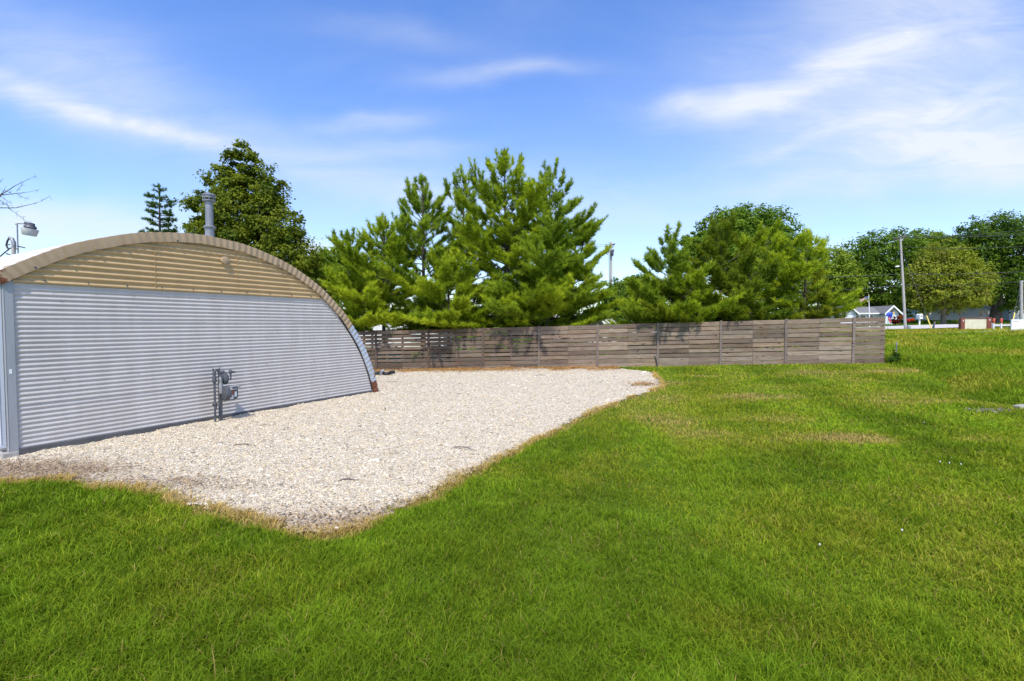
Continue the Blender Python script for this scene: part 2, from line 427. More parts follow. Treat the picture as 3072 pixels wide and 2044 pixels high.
# smooth the traced edge (Catmull-Rom) and roughen it
def catmull(pts, k=7):
    out = []
    for i in range(len(pts) - 1):
        p0, p1, p2, p3 = pts[max(i - 1, 0)], pts[i], pts[i + 1], pts[min(i + 2, len(pts) - 1)]
        for t in np.linspace(0, 1, k, endpoint=False):
            out.append(.5 * (2 * p1 + (p2 - p0) * t + (2 * p0 - 5 * p1 + 4 * p2 - p3) * t * t + (3 * p1 - p0 - 3 * p2 + p3) * t ** 3))
    return out + [pts[-1]]
edge_s = catmull([np.array(e) for e in edge])
edge_s = [e + rng.normal(0, .035, 2) for e in edge_s]
fg = FA + FD * 6.4 * 1.0
gravel_poly = [tuple(e) for e in edge_s] + [tuple(FA + FD * BAY * 4.15 + np.array([0, .1])), tuple(F0 + np.array([0, .1])), (-16, 12), (-10.5, 5.0)]
edge_line = [tuple(e) for e in edge_s]

c = .055
bx = np.arange(-14, 5.5, c); by = np.arange(3.4, 22.0, c)
BX, BY = np.meshgrid(bx, by, indexing='ij')
ins = inpoly(BX, BY, gravel_poly)
keep = ins[:-1, :-1] & ins[1:, :-1] & ins[1:, 1:] & ins[:-1, 1:]
BZ = zg(BX, BY) + .022 + (vnoise(BX, BY, .35, 3) - .5) * .03 + (vnoise(BX, BY, .12, 4) - .5) * .018
dl = dist_line(BX, BY, edge_line)
BZ -= np.clip(.12 - dl, 0, .12) * .15
idx = np.arange(BX.size).reshape(BX.shape)
q = np.stack([idx[:-1, :-1], idx[1:, :-1], idx[1:, 1:], idx[:-1, 1:]], -1)[keep]
def dirtmask(x, y):
    d = np.zeros(x.shape)
    el = dist_line(x, y, edge_line)
    d += np.exp(-(el / .12) ** 2) * .22
    for (a, b, rx, ry, w) in [(740, 1215, .5, .3, .4), (640, 1185, .4, .3, .25), (850, 1190, .4, .3, .3), (280, 1120, 1.1, .35, .3), (215, 1090, .6, .2, .3), (30, 1085, 1.3, .5, .7), (1500, 880, .9, .5, .4), (550, 1130, .5, .2, .2), (420, 1115, .5, .2, .25)]:
        p = Gd(a * S, b * S); d += np.exp(-((x - p[0]) / rx) ** 2 - ((y - p[1]) / ry) ** 2) * w
    fl = dist_line(x, y, [tuple(F0), tuple(FA + FD * BAY * 4.3)])
    d += np.exp(-(fl / .95) ** 2) * .42
    d += (vnoise(x, y, 1.6, 9) - .5) * .22
    return d
dm = dirtmask(BX.ravel(), BY.ravel())
used = np.unique(q); remap = np.full(BX.size, -1); remap[used] = np.arange(len(used))
Vg = np.c_[BX.ravel(), BY.ravel(), BZ.ravel()][used]
tag(np_obj('gravel_yard', Vg, remap[q], M['gravel'], tint=np.repeat(np.clip(dm[used], 0, 1)[:, None], 3, 1), smooth=True), kind='structure')

def hut_inside(x, y, pad=0.0):
    s = (x - HUT_A[0]) * HUT_T[0] + (y - HUT_A[1]) * HUT_T[1]; k = -((x - HUT_A[0]) * HUT_N[0] + (y - HUT_A[1]) * HUT_N[1])
    return (s > -.2 - pad) & (s < 6.5 + pad) & (k > 0.0 - pad) & (k < 7.2)

# loose stones ---------------------------------------------------------------------
def sector(n, y0, y1, power, spread=1.2, pad=.6):
    u = rng.random(n); a = 1 - power + 1   # pdf ~ Y^(1-power)
    e = 2 - power
    Y = (y0 ** e + u * (y1 ** e - y0 ** e)) ** (1 / e) if abs(e) > 1e-3 else y0 * (y1 / y0) ** u
    X = (rng.random(n) * 2 - 1) * (spread * Y + pad)
    return X, Y
X, Y = sector(600000, 3.4, 21, 2.45, 1.18)
k = inpoly(X, Y, gravel_poly) & ~hut_inside(X, Y, .02)
X, Y = X[k], Y[k]
n = len(X)
octv = np.array([(1, 0, 0), (-1, 0, 0), (0, 1, 0), (0, -1, 0), (0, 0, 1), (0, 0, -1)], float)
octf = np.array([(0, 2, 4), (2, 1, 4), (1, 3, 4), (3, 0, 4), (2, 0, 5), (1, 2, 5), (3, 1, 5), (0, 3, 5)])
size = np.exp(rng.normal(math.log(.0060), .42, n)) * np.clip(.75 + Y / 18, .9, 1.6)
V = octv[None] * (1 + rng.normal(0, .22, (n, 6, 1))) + rng.normal(0, .2, (n, 6, 3))
V *= (size[:, None] * np.stack([1 + .5 * rng.random(n), .7 + .4 * rng.random(n), .45 + .35 * rng.random(n)], 1))[:, None, :]
th = rng.random(n) * 2 * PI; ca, sa = np.cos(th)[:, None], np.sin(th)[:, None]
tilt = rng.normal(0, .35, n)[:, None]
x, y, z = V[..., 0], V[..., 1], V[..., 2]
y, z = y * np.cos(tilt) - z * np.sin(tilt), y * np.sin(tilt) + z * np.cos(tilt)
V = np.stack([x * ca - y * sa, x * sa + y * ca, z], -1)
gz = zg(X, Y) + .022 + (vnoise(X, Y, .35, 3) - .5) * .03 + (vnoise(X, Y, .12, 4) - .5) * .018
V += np.stack([X, Y, gz + size * .25], 1)[:, None, :]
pal = np.array([(.53, .47, .40), (.47, .39, .29), (.37, .34, .305), (.60, .555, .50), (.52, .42, .30), (.29, .25, .21), (.53, .46, .36)])
tc = np.array([1.08, 1.07, .94]) * pal[rng.integers(0, len(pal), n)] * (1 + rng.normal(0, .1, (n, 1)))
d = np.clip(dirtmask(X, Y) * 1.5 - .16 + rng.normal(0, .15, n), 0, .85)[:, None] * np.clip(.5 + 1.2 * vnoise(X, Y, .22, 73), .3, 1.2)[:, None].clip(0, 1)
tc = tc * (1 - d) + np.array([.25, .17, .10]) * d
tint = np.repeat(np.clip(tc, .02, .8), 6, 0)
Fs = (octf[None] + (np.arange(n) * 6)[:, None, None]).reshape(-1, 3)
tag(np_obj('gravel_stones', V.reshape(-1, 3), Fs, M['stone'], tint=tint), 'loose cream and grey limestone chips covering the yard beside the hut', 'gravel', kind='stuff')

# dead leaves / needle litter ---------------------------------------------------------
def litter(name, X, Y, size, cols, label, cat, aspect=2.0, lift=.035):
    n = len(X); th = rng.random(n) * 2 * PI; s = size * (.5 + rng.random(n))
    ux = np.stack([np.cos(th), np.sin(th), rng.normal(0, .25, n)], 1) * s[:, None]; uy = np.stack([-np.sin(th), np.cos(th), rng.normal(0, .25, n)], 1) * (s / aspect)[:, None]
    C = np.stack([X, Y, zg(X, Y) + lift + rng.random(n) * .012], 1)
    V = np.stack([C - ux, C - uy * .9, C + ux, C + uy], 1).reshape(-1, 3)
    cols = np.array(cols)[rng.integers(0, len(cols), n)] * (1 + rng.normal(0, .15, (n, 1)))
    return tag(np_obj(name, V, np.arange(4 * n).reshape(n, 4), M['stone'], tint=np.repeat(np.clip(cols, .01, .9), 4, 0)), label, cat, kind='stuff')
X = rng.uniform(-9, 2.5, 70000); Y = 3.6 + rng.random(70000) ** 1.5 * 12
k = inpoly(X, Y, gravel_poly) & ~hut_inside(X, Y, .02); X, Y = X[k], Y[k]
k = rng.random(len(X)) < np.clip(dirtmask(X, Y) * 1.5 - .14, .006, .7); X, Y = X[k], Y[k]
litter('dry_leaf_litter', X, Y, .016, [(.2, .115, .05), (.15, .085, .04), (.3, .19, .08), (.1, .07, .045)], 'scattered dry brown leaf bits lying on the pale gravel', 'dead leaves', 2.2, .042)
t = rng.random(30000); o = np.abs(rng.normal(0, .75, 30000))
X = F0[0] + FD[0] * t * (BAY * 7.35) + FD[1] * o; Y = F0[1] + FD[1] * t * (BAY * 7.35) - FD[0] * o
p = Gd(1905 * 1.0, 1152); pp = Gd(1955, 1162); t2 = rng.random(500)
X = np.r_[X, p[0] + (pp[0] - p[0]) * t2 + rng.normal(0, .22, 500)]; Y = np.r_[Y, p[1] + (pp[1] - p[1]) * t2 + rng.normal(0, .1, 500)]
k = rng.random(len(X)) < np.clip((vnoise(X, Y, .7, 21) - .2) * 1.8, .12, 1); X, Y = X[k], Y[k]
litter('pine_needle_litter', X, Y, .065, [(.36, .19, .055), (.42, .25, .08), (.28, .14, .045)], 'orange dead pine needles drifted along the foot of the fence', 'pine litter', 7, .045)

for i, (px, py, ln, ang, lab) in enumerate([(735, 1346, .30, .12, 'thin dry twig lying on the gravel right of the gas meter'), (1396, 1357, .36, -.35, 'longest dry twig lying across the middle of the gravel'), (1180, 1150, .4, .2, 'dry twig on the gravel near the far foot of the hut'), (1620, 1130, .45, .3, 'dry pine twig on the gravel under the middle of the fence'), (1045, 1455, .2, .4, 'short dry twig on the front part of the gravel')]):
    p = Gd(px, py); mb = MB(); ca, sa = math.cos(ang), math.sin(ang)
    mb.tube([(ca * ln * (t - .5) - sa * .02 * math.sin(t * 5), sa * ln * (t - .5) + ca * .02 * math.sin(t * 5), .012 + .01 * math.sin(t * 4)) for t in (0, .25, .5, .75, 1)], [.008, .009, .008, .006, .003], 6)
    mb.tube([(0, 0, .02), (ca * ln * .2 - sa * .06, sa * ln * .2 + ca * .06, .03)], [.005, .002], 5)
    o = mb.build('dry_twig', M['stump'], smooth=True); o.location = (p[0], p[1], zg1(p[0], p[1]) + .03); tag(o, lab, 'twig', 'dry twigs on the gravel')

# ------------------------------------------------------------------ lawn and field grass
def blades(name, X, Y, h, w, tint_root, tint_tip, lean, label, cat, z0=0.0, lean_dir=None):
    n = len(X); th = rng.random(n) * 2 * PI
    ld = th + rng.normal(0, .6, n) + PI / 2 if lean_dir is None else lean_dir
    wx = np.stack([np.cos(th), np.sin(th), np.zeros(n)], 1) * (w / 2)[:, None]
    dx = np.stack([np.cos(ld), np.sin(ld), np.zeros(n)], 1)
    B = np.stack([X, Y, zg(X, Y) + z0], 1)
    up = np.array([0, 0, 1.0])
    Mid = B + up * (h * .55)[:, None] + dx * (h * lean * .28)[:, None]
    T = B + up * (h * np.clip(1 - .25 * lean, .3, 1))[:, None] + dx * (h * lean * .95)[:, None]
    V = np.stack([B - wx, B + wx, Mid - wx * .8, Mid + wx * .8, T], 1).reshape(-1, 3)
    base = (np.arange(n) * 5)[:, None]
    Fb = np.stack([base + np.array([[0, 1, 3]]), base + np.array([[0, 3, 2]]), base + np.array([[2, 3, 4]])], 1).reshape(-1, 3)
    mid = tint_root * .45 + tint_tip * .55
    tint = np.stack([tint_root, tint_root, mid, mid, tint_tip], 1).reshape(-1, 3)
    return tag(np_obj(name, V, Fb, M['grass'], tint=np.clip(tint, .004, .9), smooth=False), label, cat, kind='stuff')

field_px = [(2668, 1094), (2740, 1107), (2800, 1128), (2850, 1160), (2880, 1195), (2960, 1213), (3040, 1219), (3140, 1226)]
fpts = [Gd(a, b)[:2] for a, b in field_px]
field_poly = [tuple(p) for p in fpts] + [(60, 9), (90, 56), (41, 47.5), (20, 47), (FEND[0] + .3, FEND[1] + .3)]
bare = Gd(2960, 1232); slab_p = Gd(3050, 1227)

def dryness(x, y):
    d = (vnoise(x, y, 1.3, 31) * .5 + vnoise(x, y, .4, 32) * .3 + vnoise(x, y, 3.5, 33) * .45) - .70
    for (a, b, rx, ry, w) in [(2550, 1318, .75, .3, 1.1), (2600, 1325, .35, .22, .5), (2265, 1190, .9, .35, .8), (2110, 1130, .5, .3, 1.0), (2000, 1150, .7, .6, .7), (2480, 1195, 2.5, .35, .5), (2760, 1208, 1.2, .35, .6), (2700, 1115, 2.0, .5, .8),
                              (2900, 1325, .4, .25, .5), (2320, 1260, 1.2, .3, .4), (1960, 1260, .6, .5, .45), (2080, 1290, .5, .9, .4), (2050, 1330, .3, .9, .3), (2900, 1500, .8, .6, .3), (2400, 1120, 1.5, .4, .3), (2980, 1700, .6, .5, .3), (2200, 1900, .4, .25, .3)]:
        p = Gd(a, b); d = d + np.exp(-((x - p[0]) / rx) ** 2 - ((y - p[1]) / ry) ** 2) * w
    d = d + np.clip((y - 7) / 12, 0, 1) * .16
    d = d + np.clip(x / 6, 0, 1) * .10
    el = dist_line(x, y, edge_line) + (vnoise(x, y, .25, 41) - .5) * .14
    d = d + np.clip(1 - el / .13, 0, 1) * 1.7
    return d

greenA = np.array([.125, .235, .011]); greenB = np.array([.28, .40, .018]); straw = np.array([.60, .43, .15]); olive = np.array([.48, .47, .03])
def lawn_cols(X, Y):
    n = len(X); r = rng.random(n)[:, None]
    m = vnoise(X, Y, .5, 51)[:, None]
    stripe = np.clip(np.sin((X * .965 - Y * .26 + .25 * vnoise(X, Y, 2., 57)) / .40) * 1.6 * .5 + .5, 0, 1)[:, None]
    g = greenA * (1 - r) + greenB * r
    g = g * (.68 + .36 * m + .5 * stripe * np.clip((Y - 3) / 5, .2, 1)[:, None] + .25 * (vnoise(X, Y, .14, 52)[:, None] - .5))
    d = dryness(X, Y) * 1.15 + .07; d = d + rng.normal(0, .17, n) + .24 * (stripe[:, 0] - .5) * np.clip((Y - 6) / 5, 0, 1) * np.clip((X + 1) / 3, 0, 1)
    o = np.clip(d * 1.3 + .02 + .09 * np.clip((Y - 4) / 6, 0, 1) + .25 * (1 - stripe[:, 0]) * np.clip((Y - 6) / 6, 0, 1) * vnoise(X, Y, 1.5, 58), 0, .85)[:, None]; g = g * (1 - o) + olive * (.8 + .4 * r) * o
    s = np.clip((d - .38) * 1.6, 0, 1)[:, None]; g = g * (1 - s) + straw * (.7 + .6 * r) * s
    odd = (rng.random(n) < .03 * (.3 + 2 * vnoise(X, Y, .6, 55) ** 2))[:, None]; g = np.where(odd, straw * (.45 + .5 * r), g)
    return g, d

def lawn_ok(X, Y):
    e = inpoly(X, Y, gravel_poly) & (dist_line(X, Y, edge_line) > .05)
    return ~e & ~inpoly(X, Y, field_poly) & ~hut_inside(X, Y, .05) & (((X - bare[0]) / .55) ** 2 + ((Y - bare[1]) / .18) ** 2 > rng.random(X.shape) ** 2 * 1.6 - .2)
X, Y = sector(640000, 1.9, 24, 2.25, 1.16, .7)
X2, Y2 = sector(420000, .6, 22, 1.35, 1.16, 4.6); k = np.abs(X2) > 1.16 * Y2 + .7          # the lawn goes on to both sides
X, Y = np.r_[X, X2[k]], np.r_[Y, Y2[k]]
side = (X - FA[0]) * FD[1] - (Y - FA[1]) * FD[0]        # > 0 on our side of the fence
k = lawn_ok(X, Y) & (side > -.0)
X, Y = X[k], Y[k]
g, d = lawn_cols(X, Y); n = len(X)
tuft = vnoise(X, Y, .16, 61); big = vnoise(X, Y, .9, 62)
h = (.026 + .044 * tuft ** 1.6 + .02 * big) * np.exp(rng.normal(-.12, .34, n)) * np.clip(1.15 - .35 * np.clip(d, 0, 1), .6, 1.2)
w = np.maximum(.0042, .00135 * np.hypot(X * .8, Y)) * (.7 + .6 * rng.random(n))
lean = .35 + .75 * rng.random(n)
ldir = rng.random(n) * 2 * PI
blades('lawn_grass', X, Y, h, w, g * .55, g * 1.12, lean, 'mown green lawn with yellow dry patches in front of the fence', 'lawn', 0, ldir)

# straw-coloured dead rim along the gravel
ii = rng.integers(0, len(edge_line) - 1, 26000)
ii = ii[rng.random(26000) < .65]; e0 = np.array(edge_line)[ii]; e1 = np.array(edge_line)[ii + 1]
seg_len = np.linalg.norm(e1 - e0, axis=1); kk = rng.random(len(ii)) < np.clip(seg_len / .25, .05, 1)
t = rng.random(len(ii))[:, None]; pt = e0 + (e1 - e0) * t; pt = pt + rng.normal(0, 1, (len(ii), 2)) * (.02 + .075 * vnoise(pt[:, 0], pt[:, 1], .5, 72)[:, None] ** 2); pt = pt[kk]
keep2 = vnoise(pt[:, 0], pt[:, 1], .35, 71) > .36; pt = pt[keep2]
n = len(pt); r = rng.random((n, 1))
blades('dead_grass_edge', pt[:, 0], pt[:, 1], .035 + .055 * rng.random(n), np.maximum(.004, .0013 * pt[:, 1]) * (.7 + .6 * rng.random(n)), straw * (.5 + .5 * r), straw * (.8 + .6 * r), .5 + .9 * rng.random(n),
       'dead straw coloured grass rimming the gravel yard', 'dead grass', .01)

# tall field
X, Y = sector(420000, 7, 49, 1.7, 1.3, 3)
k = inpoly(X, Y, field_poly) & (X > 3); X, Y = X[k], Y[k]
X, Y = X[:150000], Y[:150000]; n = len(X); r = rng.random((n, 1))
m1 = vnoise(X, Y * 2.2, 3.0, 81)[:, None]; m2 = vnoise(X, Y * 1.5, .9, 82)[:, None]
far = np.clip((Y - 22) / 16, 0, 1)[:, None]
g = np.array([.25, .37, .018]) * (.6 + .6 * r)
s = np.clip((m1 - .55) * 2.0 + (m2 - .5) * .8 + far * .5 + rng.normal(0, .25, (n, 1)), 0, .95)
tipc = g * (1 - s) + np.array([.62, .47, .08]) * (.7 + .5 * r) * s
h = (.22 + .25 * m2[:, 0]) * (.5 + .7 * rng.random(n)) * np.clip(dist_line(X, Y, [tuple(p) for p in fpts]) / 1.2 + .25, .25, 1) * np.clip(1.2 - (Y - 20) / 40, .5, 1)
blades('field_grass', X, Y, h, np.maximum(.006, .0016 * Y) * (.7 + .6 * rng.random(n)), g * .55, tipc, .3 + .6 * rng.random(n), 'tall unmown yellow green field grass right of the fence', 'field grass')

# lawn behind the fence and beyond, and the far verge
X, Y = sector(260000, 19, 84, 1.6, 1.15, 2)
side = (X - FA[0]) * FD[1] - (Y - FA[1]) * FD[0]
k = (side < -.1) & ~inpoly(X, Y, field_poly) & (X < 100)
k |= (Y > 46) & (X > 30)
k &= ~((X > 20) & (Y > 47) & (Y < 76) & (dist_line(X, Y, [(10, 43), (39.6, 54.5), (74, 68.0), (130, 91)]) < 6.0))
X, Y = X[k][:110000], Y[k][:110000]; n = len(X); r = rng.random((n, 1))
g = np.array([.15, .30, .014]) * (.7 + .6 * r) * (.7 + .6 * vnoise(X, Y, 2.5, 91)[:, None])
blades('verge_grass', X, Y, .05 + .09 * rng.random(n), .0017 * Y, g * .6, g * 1.1, .4 + .5 * rng.random(n), 'short grass behind the fence and on the far road verge', 'grass')

# ------------------------------------------------------------------ road, path, dirt
def strip(name, pts, widths, material, lift, kind='structure'):
    vs = []; fs = []
    pts = [np.array(p, float) for p in pts]
    dense = []; wd = []
    for i in range(len(pts) - 1):
        for t in np.linspace(0, 1, 14, endpoint=False):
            dense.append(pts[i] * (1 - t) + pts[i + 1] * t); wd.append(widths[i] * (1 - t) + widths[i + 1] * t)
    dense.append(pts[-1]); wd.append(widths[-1])
    K = 7
    for i, p in enumerate(dense):
        d = dense[min(i + 1, len(dense) - 1)] - dense[max(i - 1, 0)]; d /= np.linalg.norm(d); nn = np.array([-d[1], d[0]])
        for j in range(K):
            q = p + nn * wd[i] * (j / (K - 1) - .5)
            vs.append((q[0], q[1], zg1(q[0], q[1]) + lift))
    for i in range(len(dense) - 1):
        for j in range(K - 1):
            a = i * K + j; fs.append((a, a + 1, a + K + 1, a + K))
    return tag(MB().add(vs, fs).build(name, material, smooth=True), kind=kind)
strip('road', [(10, 43), (39.6, 54.5), (74, 68.0), (130, 91)], [8.5] * 4, M['road'], .10)
strip('driveway', [(34, 69), (44, 71), (54, 74.5)], [5, 5, 4], M['asphalt'], .09)
a, b = P(2825, 1002, 34.5), P(3120, 1002, 37)
strip('path', [tuple(a[:2]), tuple((a[:2] + b[:2]) / 2), tuple(b[:2])], [.5, 1.3, 1.5], M['path'], .16)
mb = MB()
n = 26; vs = [(bare[0], bare[1], zg1(*bare[:2]) + .02)]
for i in range(n):
    a = 2 * PI * i / n; r = .8 + .35 * random.random(); x, y = bare[0] + .62 * r * math.cos(a) + .1, bare[1] + .2 * r * math.sin(a)
    vs.append((x, y, zg1(x, y) + .008))
mb.add(vs, [(0, 1 + i, 1 + (i + 1) % n) for i in range(n)])
tag(mb.build('dirt_patch', M['dirt'], smooth=True), kind='structure')
# concrete slab fragment half sunk in grass
sl = empty('concrete_slab', (slab_p[0] + .30, slab_p[1], zg1(*slab_p[:2])), 'broken pale concrete slab lying at the edge of the tall grass', 'slab', .08)
mb = MB()
pr = [(-.34, -.07), (-.2, -.14), (.1, -.16), (.4, -.12), (.5, .03), (.3, .15), (-.05, .17), (-.3, .1)]
mb.prism([(x, y) for x, y in pr], -.04, .055, axis='z')
mb.build('slab_block', M['slab'], sl, bevel=.02)
for i, (px, py, s) in enumerate([(2905, 1231, .05), (2935, 1238, .035), (2985, 1240, .045), (2952, 1224, .03)]):
    p = Gd(px, py); st = MB()
    prof = [(0.001, -.3), (.7, -.25), (1, .1), (.75, .45), (.3, .6), (0.001, .62)]
    st.lathe([(r * s, z * s) for r, z in prof], n=9)
    st.v = [(x * (1 + .25 * math.sin(5 * y / s)), y * .8, z) for x, y, z in st.v]
    o = st.build('stone', M['pebble'], smooth=True); o.location = (p[0], p[1], zg1(p[0], p[1]) + .012)
    tag(o, ['fist sized pale stone at the left of the bare dirt patch', 'small pale stone in the middle of the bare dirt patch', 'pale stone between the dirt patch and the concrete slab', 'smallest stone on the far edge of the dirt patch'][i], 'stone', 'stones by the bare dirt')

# ------------------------------------------------------------------ quonset hut
HZ = 0.0
hut = empty('quonset_hut', (HUT_A[0], HUT_A[1], HZ), 'arched steel hut with silver corrugated end wall and tan gable top', 'hut', HUT_ANG)
C0, CZ, R = 2.402, -.888, 4.165
def xr(z, r): return C0 + math.sqrt(max(r * r - (z - CZ) ** 2, 0))
def xl(z, r): return C0 - math.sqrt(max(r * r - (z - CZ) ** 2, 0))
RI = R - .06

def corrugated(z0, z1, pitch, amp, x0f, x1f, y, ncol=26, per=10, phase=0):
    nz = max(4, int((z1 - z0) / pitch * per)); zs = np.linspace(z0, z1, nz)
    V = []
    for z in zs:
        a, b = x0f(z), x1f(z)
        for x in np.linspace(a, b, ncol):
            ph = (z - z0) / pitch * 2 * PI + phase
            dent = .0035 * math.sin(x * 1.7 + z * 2.3) * math.sin(x * .9 - z * 3.1)
            V.append((x, y - amp * math.sin(ph) + dent, z))
    id = np.arange(nz * ncol).reshape(nz, ncol)
    q = np.stack([id[:-1, :-1], id[:-1, 1:], id[1:, 1:], id[1:, :-1]], -1).reshape(-1, 4)
    return np.array(V), q
def join(parts):
    Vs = []; Qs = []; b = 0
    for V, q in parts: Vs.append(V); Qs.append(q + b); b += len(V)
    return np.concatenate(Vs), np.concatenate(Qs)
PZ = .0636; ZB = 2.325
parts = []
courses = [(.10, .68 + .03, 0.000, [1.9]), (.68, 1.22 + .03, -.004, [2.15, 4.2]), (1.22, 1.78 + .03, 0.001, [2.42, 4.15]), (1.78, ZB, -.0035, [4.12])]
for (z0, z1, yo, joints) in courses:
    xs = [0.0] + joints + [None]
    for j in range(len(xs) - 1):
        ph0 = (z0 - .10) / PZ * 2 * PI
        f0 = (lambda a: (lambda z: a))(xs[j] - (.0 if j == 0 else .02))
        f1 = (lambda a: (lambda z: xr(z, R - .168 if z < 1.9 else RI)))(0) if xs[j + 1] is None else (lambda a: (lambda z: a))(xs[j + 1])
        parts.append(corrugated(z0, z1, PZ, .0056, f0, f1, yo - (.0022 if j % 2 else 0), 22, 10, ph0))
V, q = join(parts)
np_obj('lower_panel', V, q, M['silver'], hut, smooth=True)
ztop = CZ + RI - .01
V, q = corrugated(ZB - .035, ztop, .085, .0125, lambda z: max(0.0, xl(z, RI)), lambda z: xr(z, RI), -.022, 40, 10)
V2 = V.copy()
np_obj('upper_panel', V, q, M['tan'], hut, smooth=True)
# seam strips and screws on the panels
for x in np.arange(.3, 5.0, .47):
    MB().lathe([(.011, -.048), (.011, -.042), (.007, -.034)], (x, 0, ZB + .01 + .004 * math.sin(9 * x)), 8, 'y').build('screw', M['meter_dark'], hut)
for z in (.42, .95, 1.5, 2.05):
    for x in (.48, 1.36, 2.62, 3.5, 4.6):
        if x < xr(z, RI) - .25: MB().lathe([(.006, -.014), (.006, -.010), (.004, -.006)], (x, 0, z + .017), 8, 'y').build('screw', M['galv'], hut)
for x, z0, z1, y in ((1.62, 2.33, 3.02, -.0345), (2.95, 2.33, 3.10, -.035)):
    MB().box(x, x + .003, y, y + .02, z0, z1).build('seam_strip', M['tan'], hut)
mb = MB(); zz = np.linspace(.1, 1.9, 40)
mb.add([(xr(z, R - .22), .022, z) for z in zz] + [(xr(z, R - .10), .022, z) for z in zz], [(i, i + 1, 41 + i, 40 + i) for i in range(39)])
mb.build('gap_shade_strip', M['meter_dark'], hut)  # dark sheet added as the shade in the gap beside the trim
# footing
mb = MB(); mb.box(0, xr(.05, R) - .1, -.03, .25, -.35, .103)
mb.build('footing', M['concrete'], hut, bevel=.006)
# arched edge trim: folded flange, rippled
def trim(a0, a1, name, material, rustf):
    L = abs(a1 - a0) * R; n = int(L / .014)
    prof = [(R - .150, -.028), (R - .150, -.058), (R - .075, -.061), (R + .004, -.058), (R + .0045, -.05), (R + .0045, .16)]
    V = []; T = []
    for i in range(n + 1):
        a = a0 + (a1 - a0) * i / n
        for j, (r, y) in enumerate(prof):
            s = a * R
            rip = .006 * math.sin(2 * PI * (s / .115) + (r - R) * 10) * (1.0 if 0 < j < 4 else .35)
            rr = r + .0035 * math.sin(s * 7.1) + (.004 * math.sin(2 * PI * s / .135) if j >= 4 else 0)
            V.append((C0 - rr * math.cos(a), y + rip, CZ + rr * math.sin(a))); T.append(rustf(a, r))
    m = len(prof); id = np.arange((n + 1) * m).reshape(n + 1, m)
    q = np.stack([id[:-1, :-1], id[1:, :-1], id[1:, 1:], id[:-1, 1:]], -1).reshape(-1, 4)
    np_obj(name, V, q, material, hut, tint=np.repeat(np.array(T)[:, None], 3, 1), smooth=True).data.set_sharp_from_angle(angle=math.radians(32))
aL = math.acos((C0 + .20) / (R)) ; aS = PI - math.asin((1.72 - CZ) / R); aE = PI - math.asin((.06 - CZ) / R)
trim(aL, aS, 'arch_trim', M['tan_trim'], lambda a, r: max(0, 1 - (a - aL) / .11) * .60 + .02)
trim(aS, aE, 'arch_trim', M['silver_trim'], lambda a, r: min(1, max(0, (a - aE + .22) / .2)) * .55 + max(0, .18 * math.sin(a * 60)) * .6 + .1)
for k in range(17):
    a = aL + .1 + k * .092
    r = R - .128
    MB().lathe([(.013, -.086), (.013, -.074), (.009, -.062)], (C0 - r * math.cos(a), 0, CZ + r * math.sin(a)), 8, 'y').build('trim_bolt', M['tan_trim'] if k % 5 else M['meter_dark'], hut)
# roof shell
D = 7.2; na = 60; ny = int(D / .0678 * 6)
aa = np.linspace(aL, aE, na); yy = np.linspace(.0, D, ny)
A_, Y_ = np.meshgrid(aa, yy, indexing='ij'); rr = R + .0 + .009 * np.sin(Y_ / .0678 * 2 * PI)
V = np.stack([C0 - rr * np.cos(A_), Y_, CZ + rr * np.sin(A_)], -1).reshape(-1, 3)
id = np.arange(na * ny).reshape(na, ny)
np_obj('roof', V, np.stack([id[:-1, :-1], id[1:, :-1], id[1:, 1:], id[:-1, 1:]], -1).reshape(-1, 4), M['roof'], hut, smooth=True)
# side wall, corner flashing, sliding door
zs = xl and (CZ + math.sqrt(R * R - (C0 + .1) ** 2))
mb = MB(); mb.box(-.088, .0, -.022, .04, .08, 2.36); mb.box(-.094, -.088, -.026, .12, .08, 2.36)
mb.build('corner_flashing', M['flash'], hut, bevel=.004)
MB().box(-.064, -.038, -.0255, -.0225, 1.10, 1.16).build('sticker', M['white'], hut)
mb = MB(); mb.box(-.05, .0, .12, D, -.1, 2.36); mb.build('side_wall', M['flash'], hut)
mb = MB(); nr = 60; prof = []
y0, y1 = .03, 3.2; vs = []; ny2 = 260
for i in range(ny2 + 1):
    y = y0 + (y1 - y0) * i / ny2; u = (y / .19) % 1
    dx = .014 if u < .18 else (.004 if .5 < u < .56 or .7 < u < .76 else 0)
    vs += [(-.135 - dx, y, .17), (-.135 - dx, y, 2.33)]
fs = [(2 * i, 2 * i + 1, 2 * i + 3, 2 * i + 2) for i in range(ny2)]
mb.add(vs, fs); mb.box(-.134, -.10, y0, y1, .17, 2.33); mb.box(-.16, -.10, y0, y1, .135, .168)
dr = mb.build('sliding_door', M['silver_door'], hut)
mb = MB(); mb.box(-.17, -.155, y0 + .02, y0 + .05, .14, .2); mb.build('door_guide', M['meter_light'], dr)
mb = MB(); mb.box(-.16, .0, -.04, .2, -.3, .078); mb.build('corner_block', M['slab'], hut, bevel=.012)
# back wall
mb = MB(); pts = [(C0 - (R - .02) * math.cos(a), CZ + (R - .02) * math.sin(a)) for a in np.linspace(aL + .08, aE, 30)]
mb.prism([(0, 0)] + pts + [(xr(0, R) - .05, 0)], D - .05, D - .02); mb.build('back_wall', M['silver'], hut)
# round vent cover on gable
p = P(669, 782, 1); d = p - CAM
den = d[0] * HUT_N[0] + d[1] * HUT_N[1]; k = ((HUT_A - CAM[:2]) @ HUT_N) / den; w = CAM + d * k
vs_ = (w[:2] - HUT_A) @ HUT_T
MB().lathe([(.055, -.085), (.066, -.08), (.066, -.03)], (vs_, 0, w[2]), 24, 'y').build('vent_cover', M['tan_trim'], hut, smooth=True)
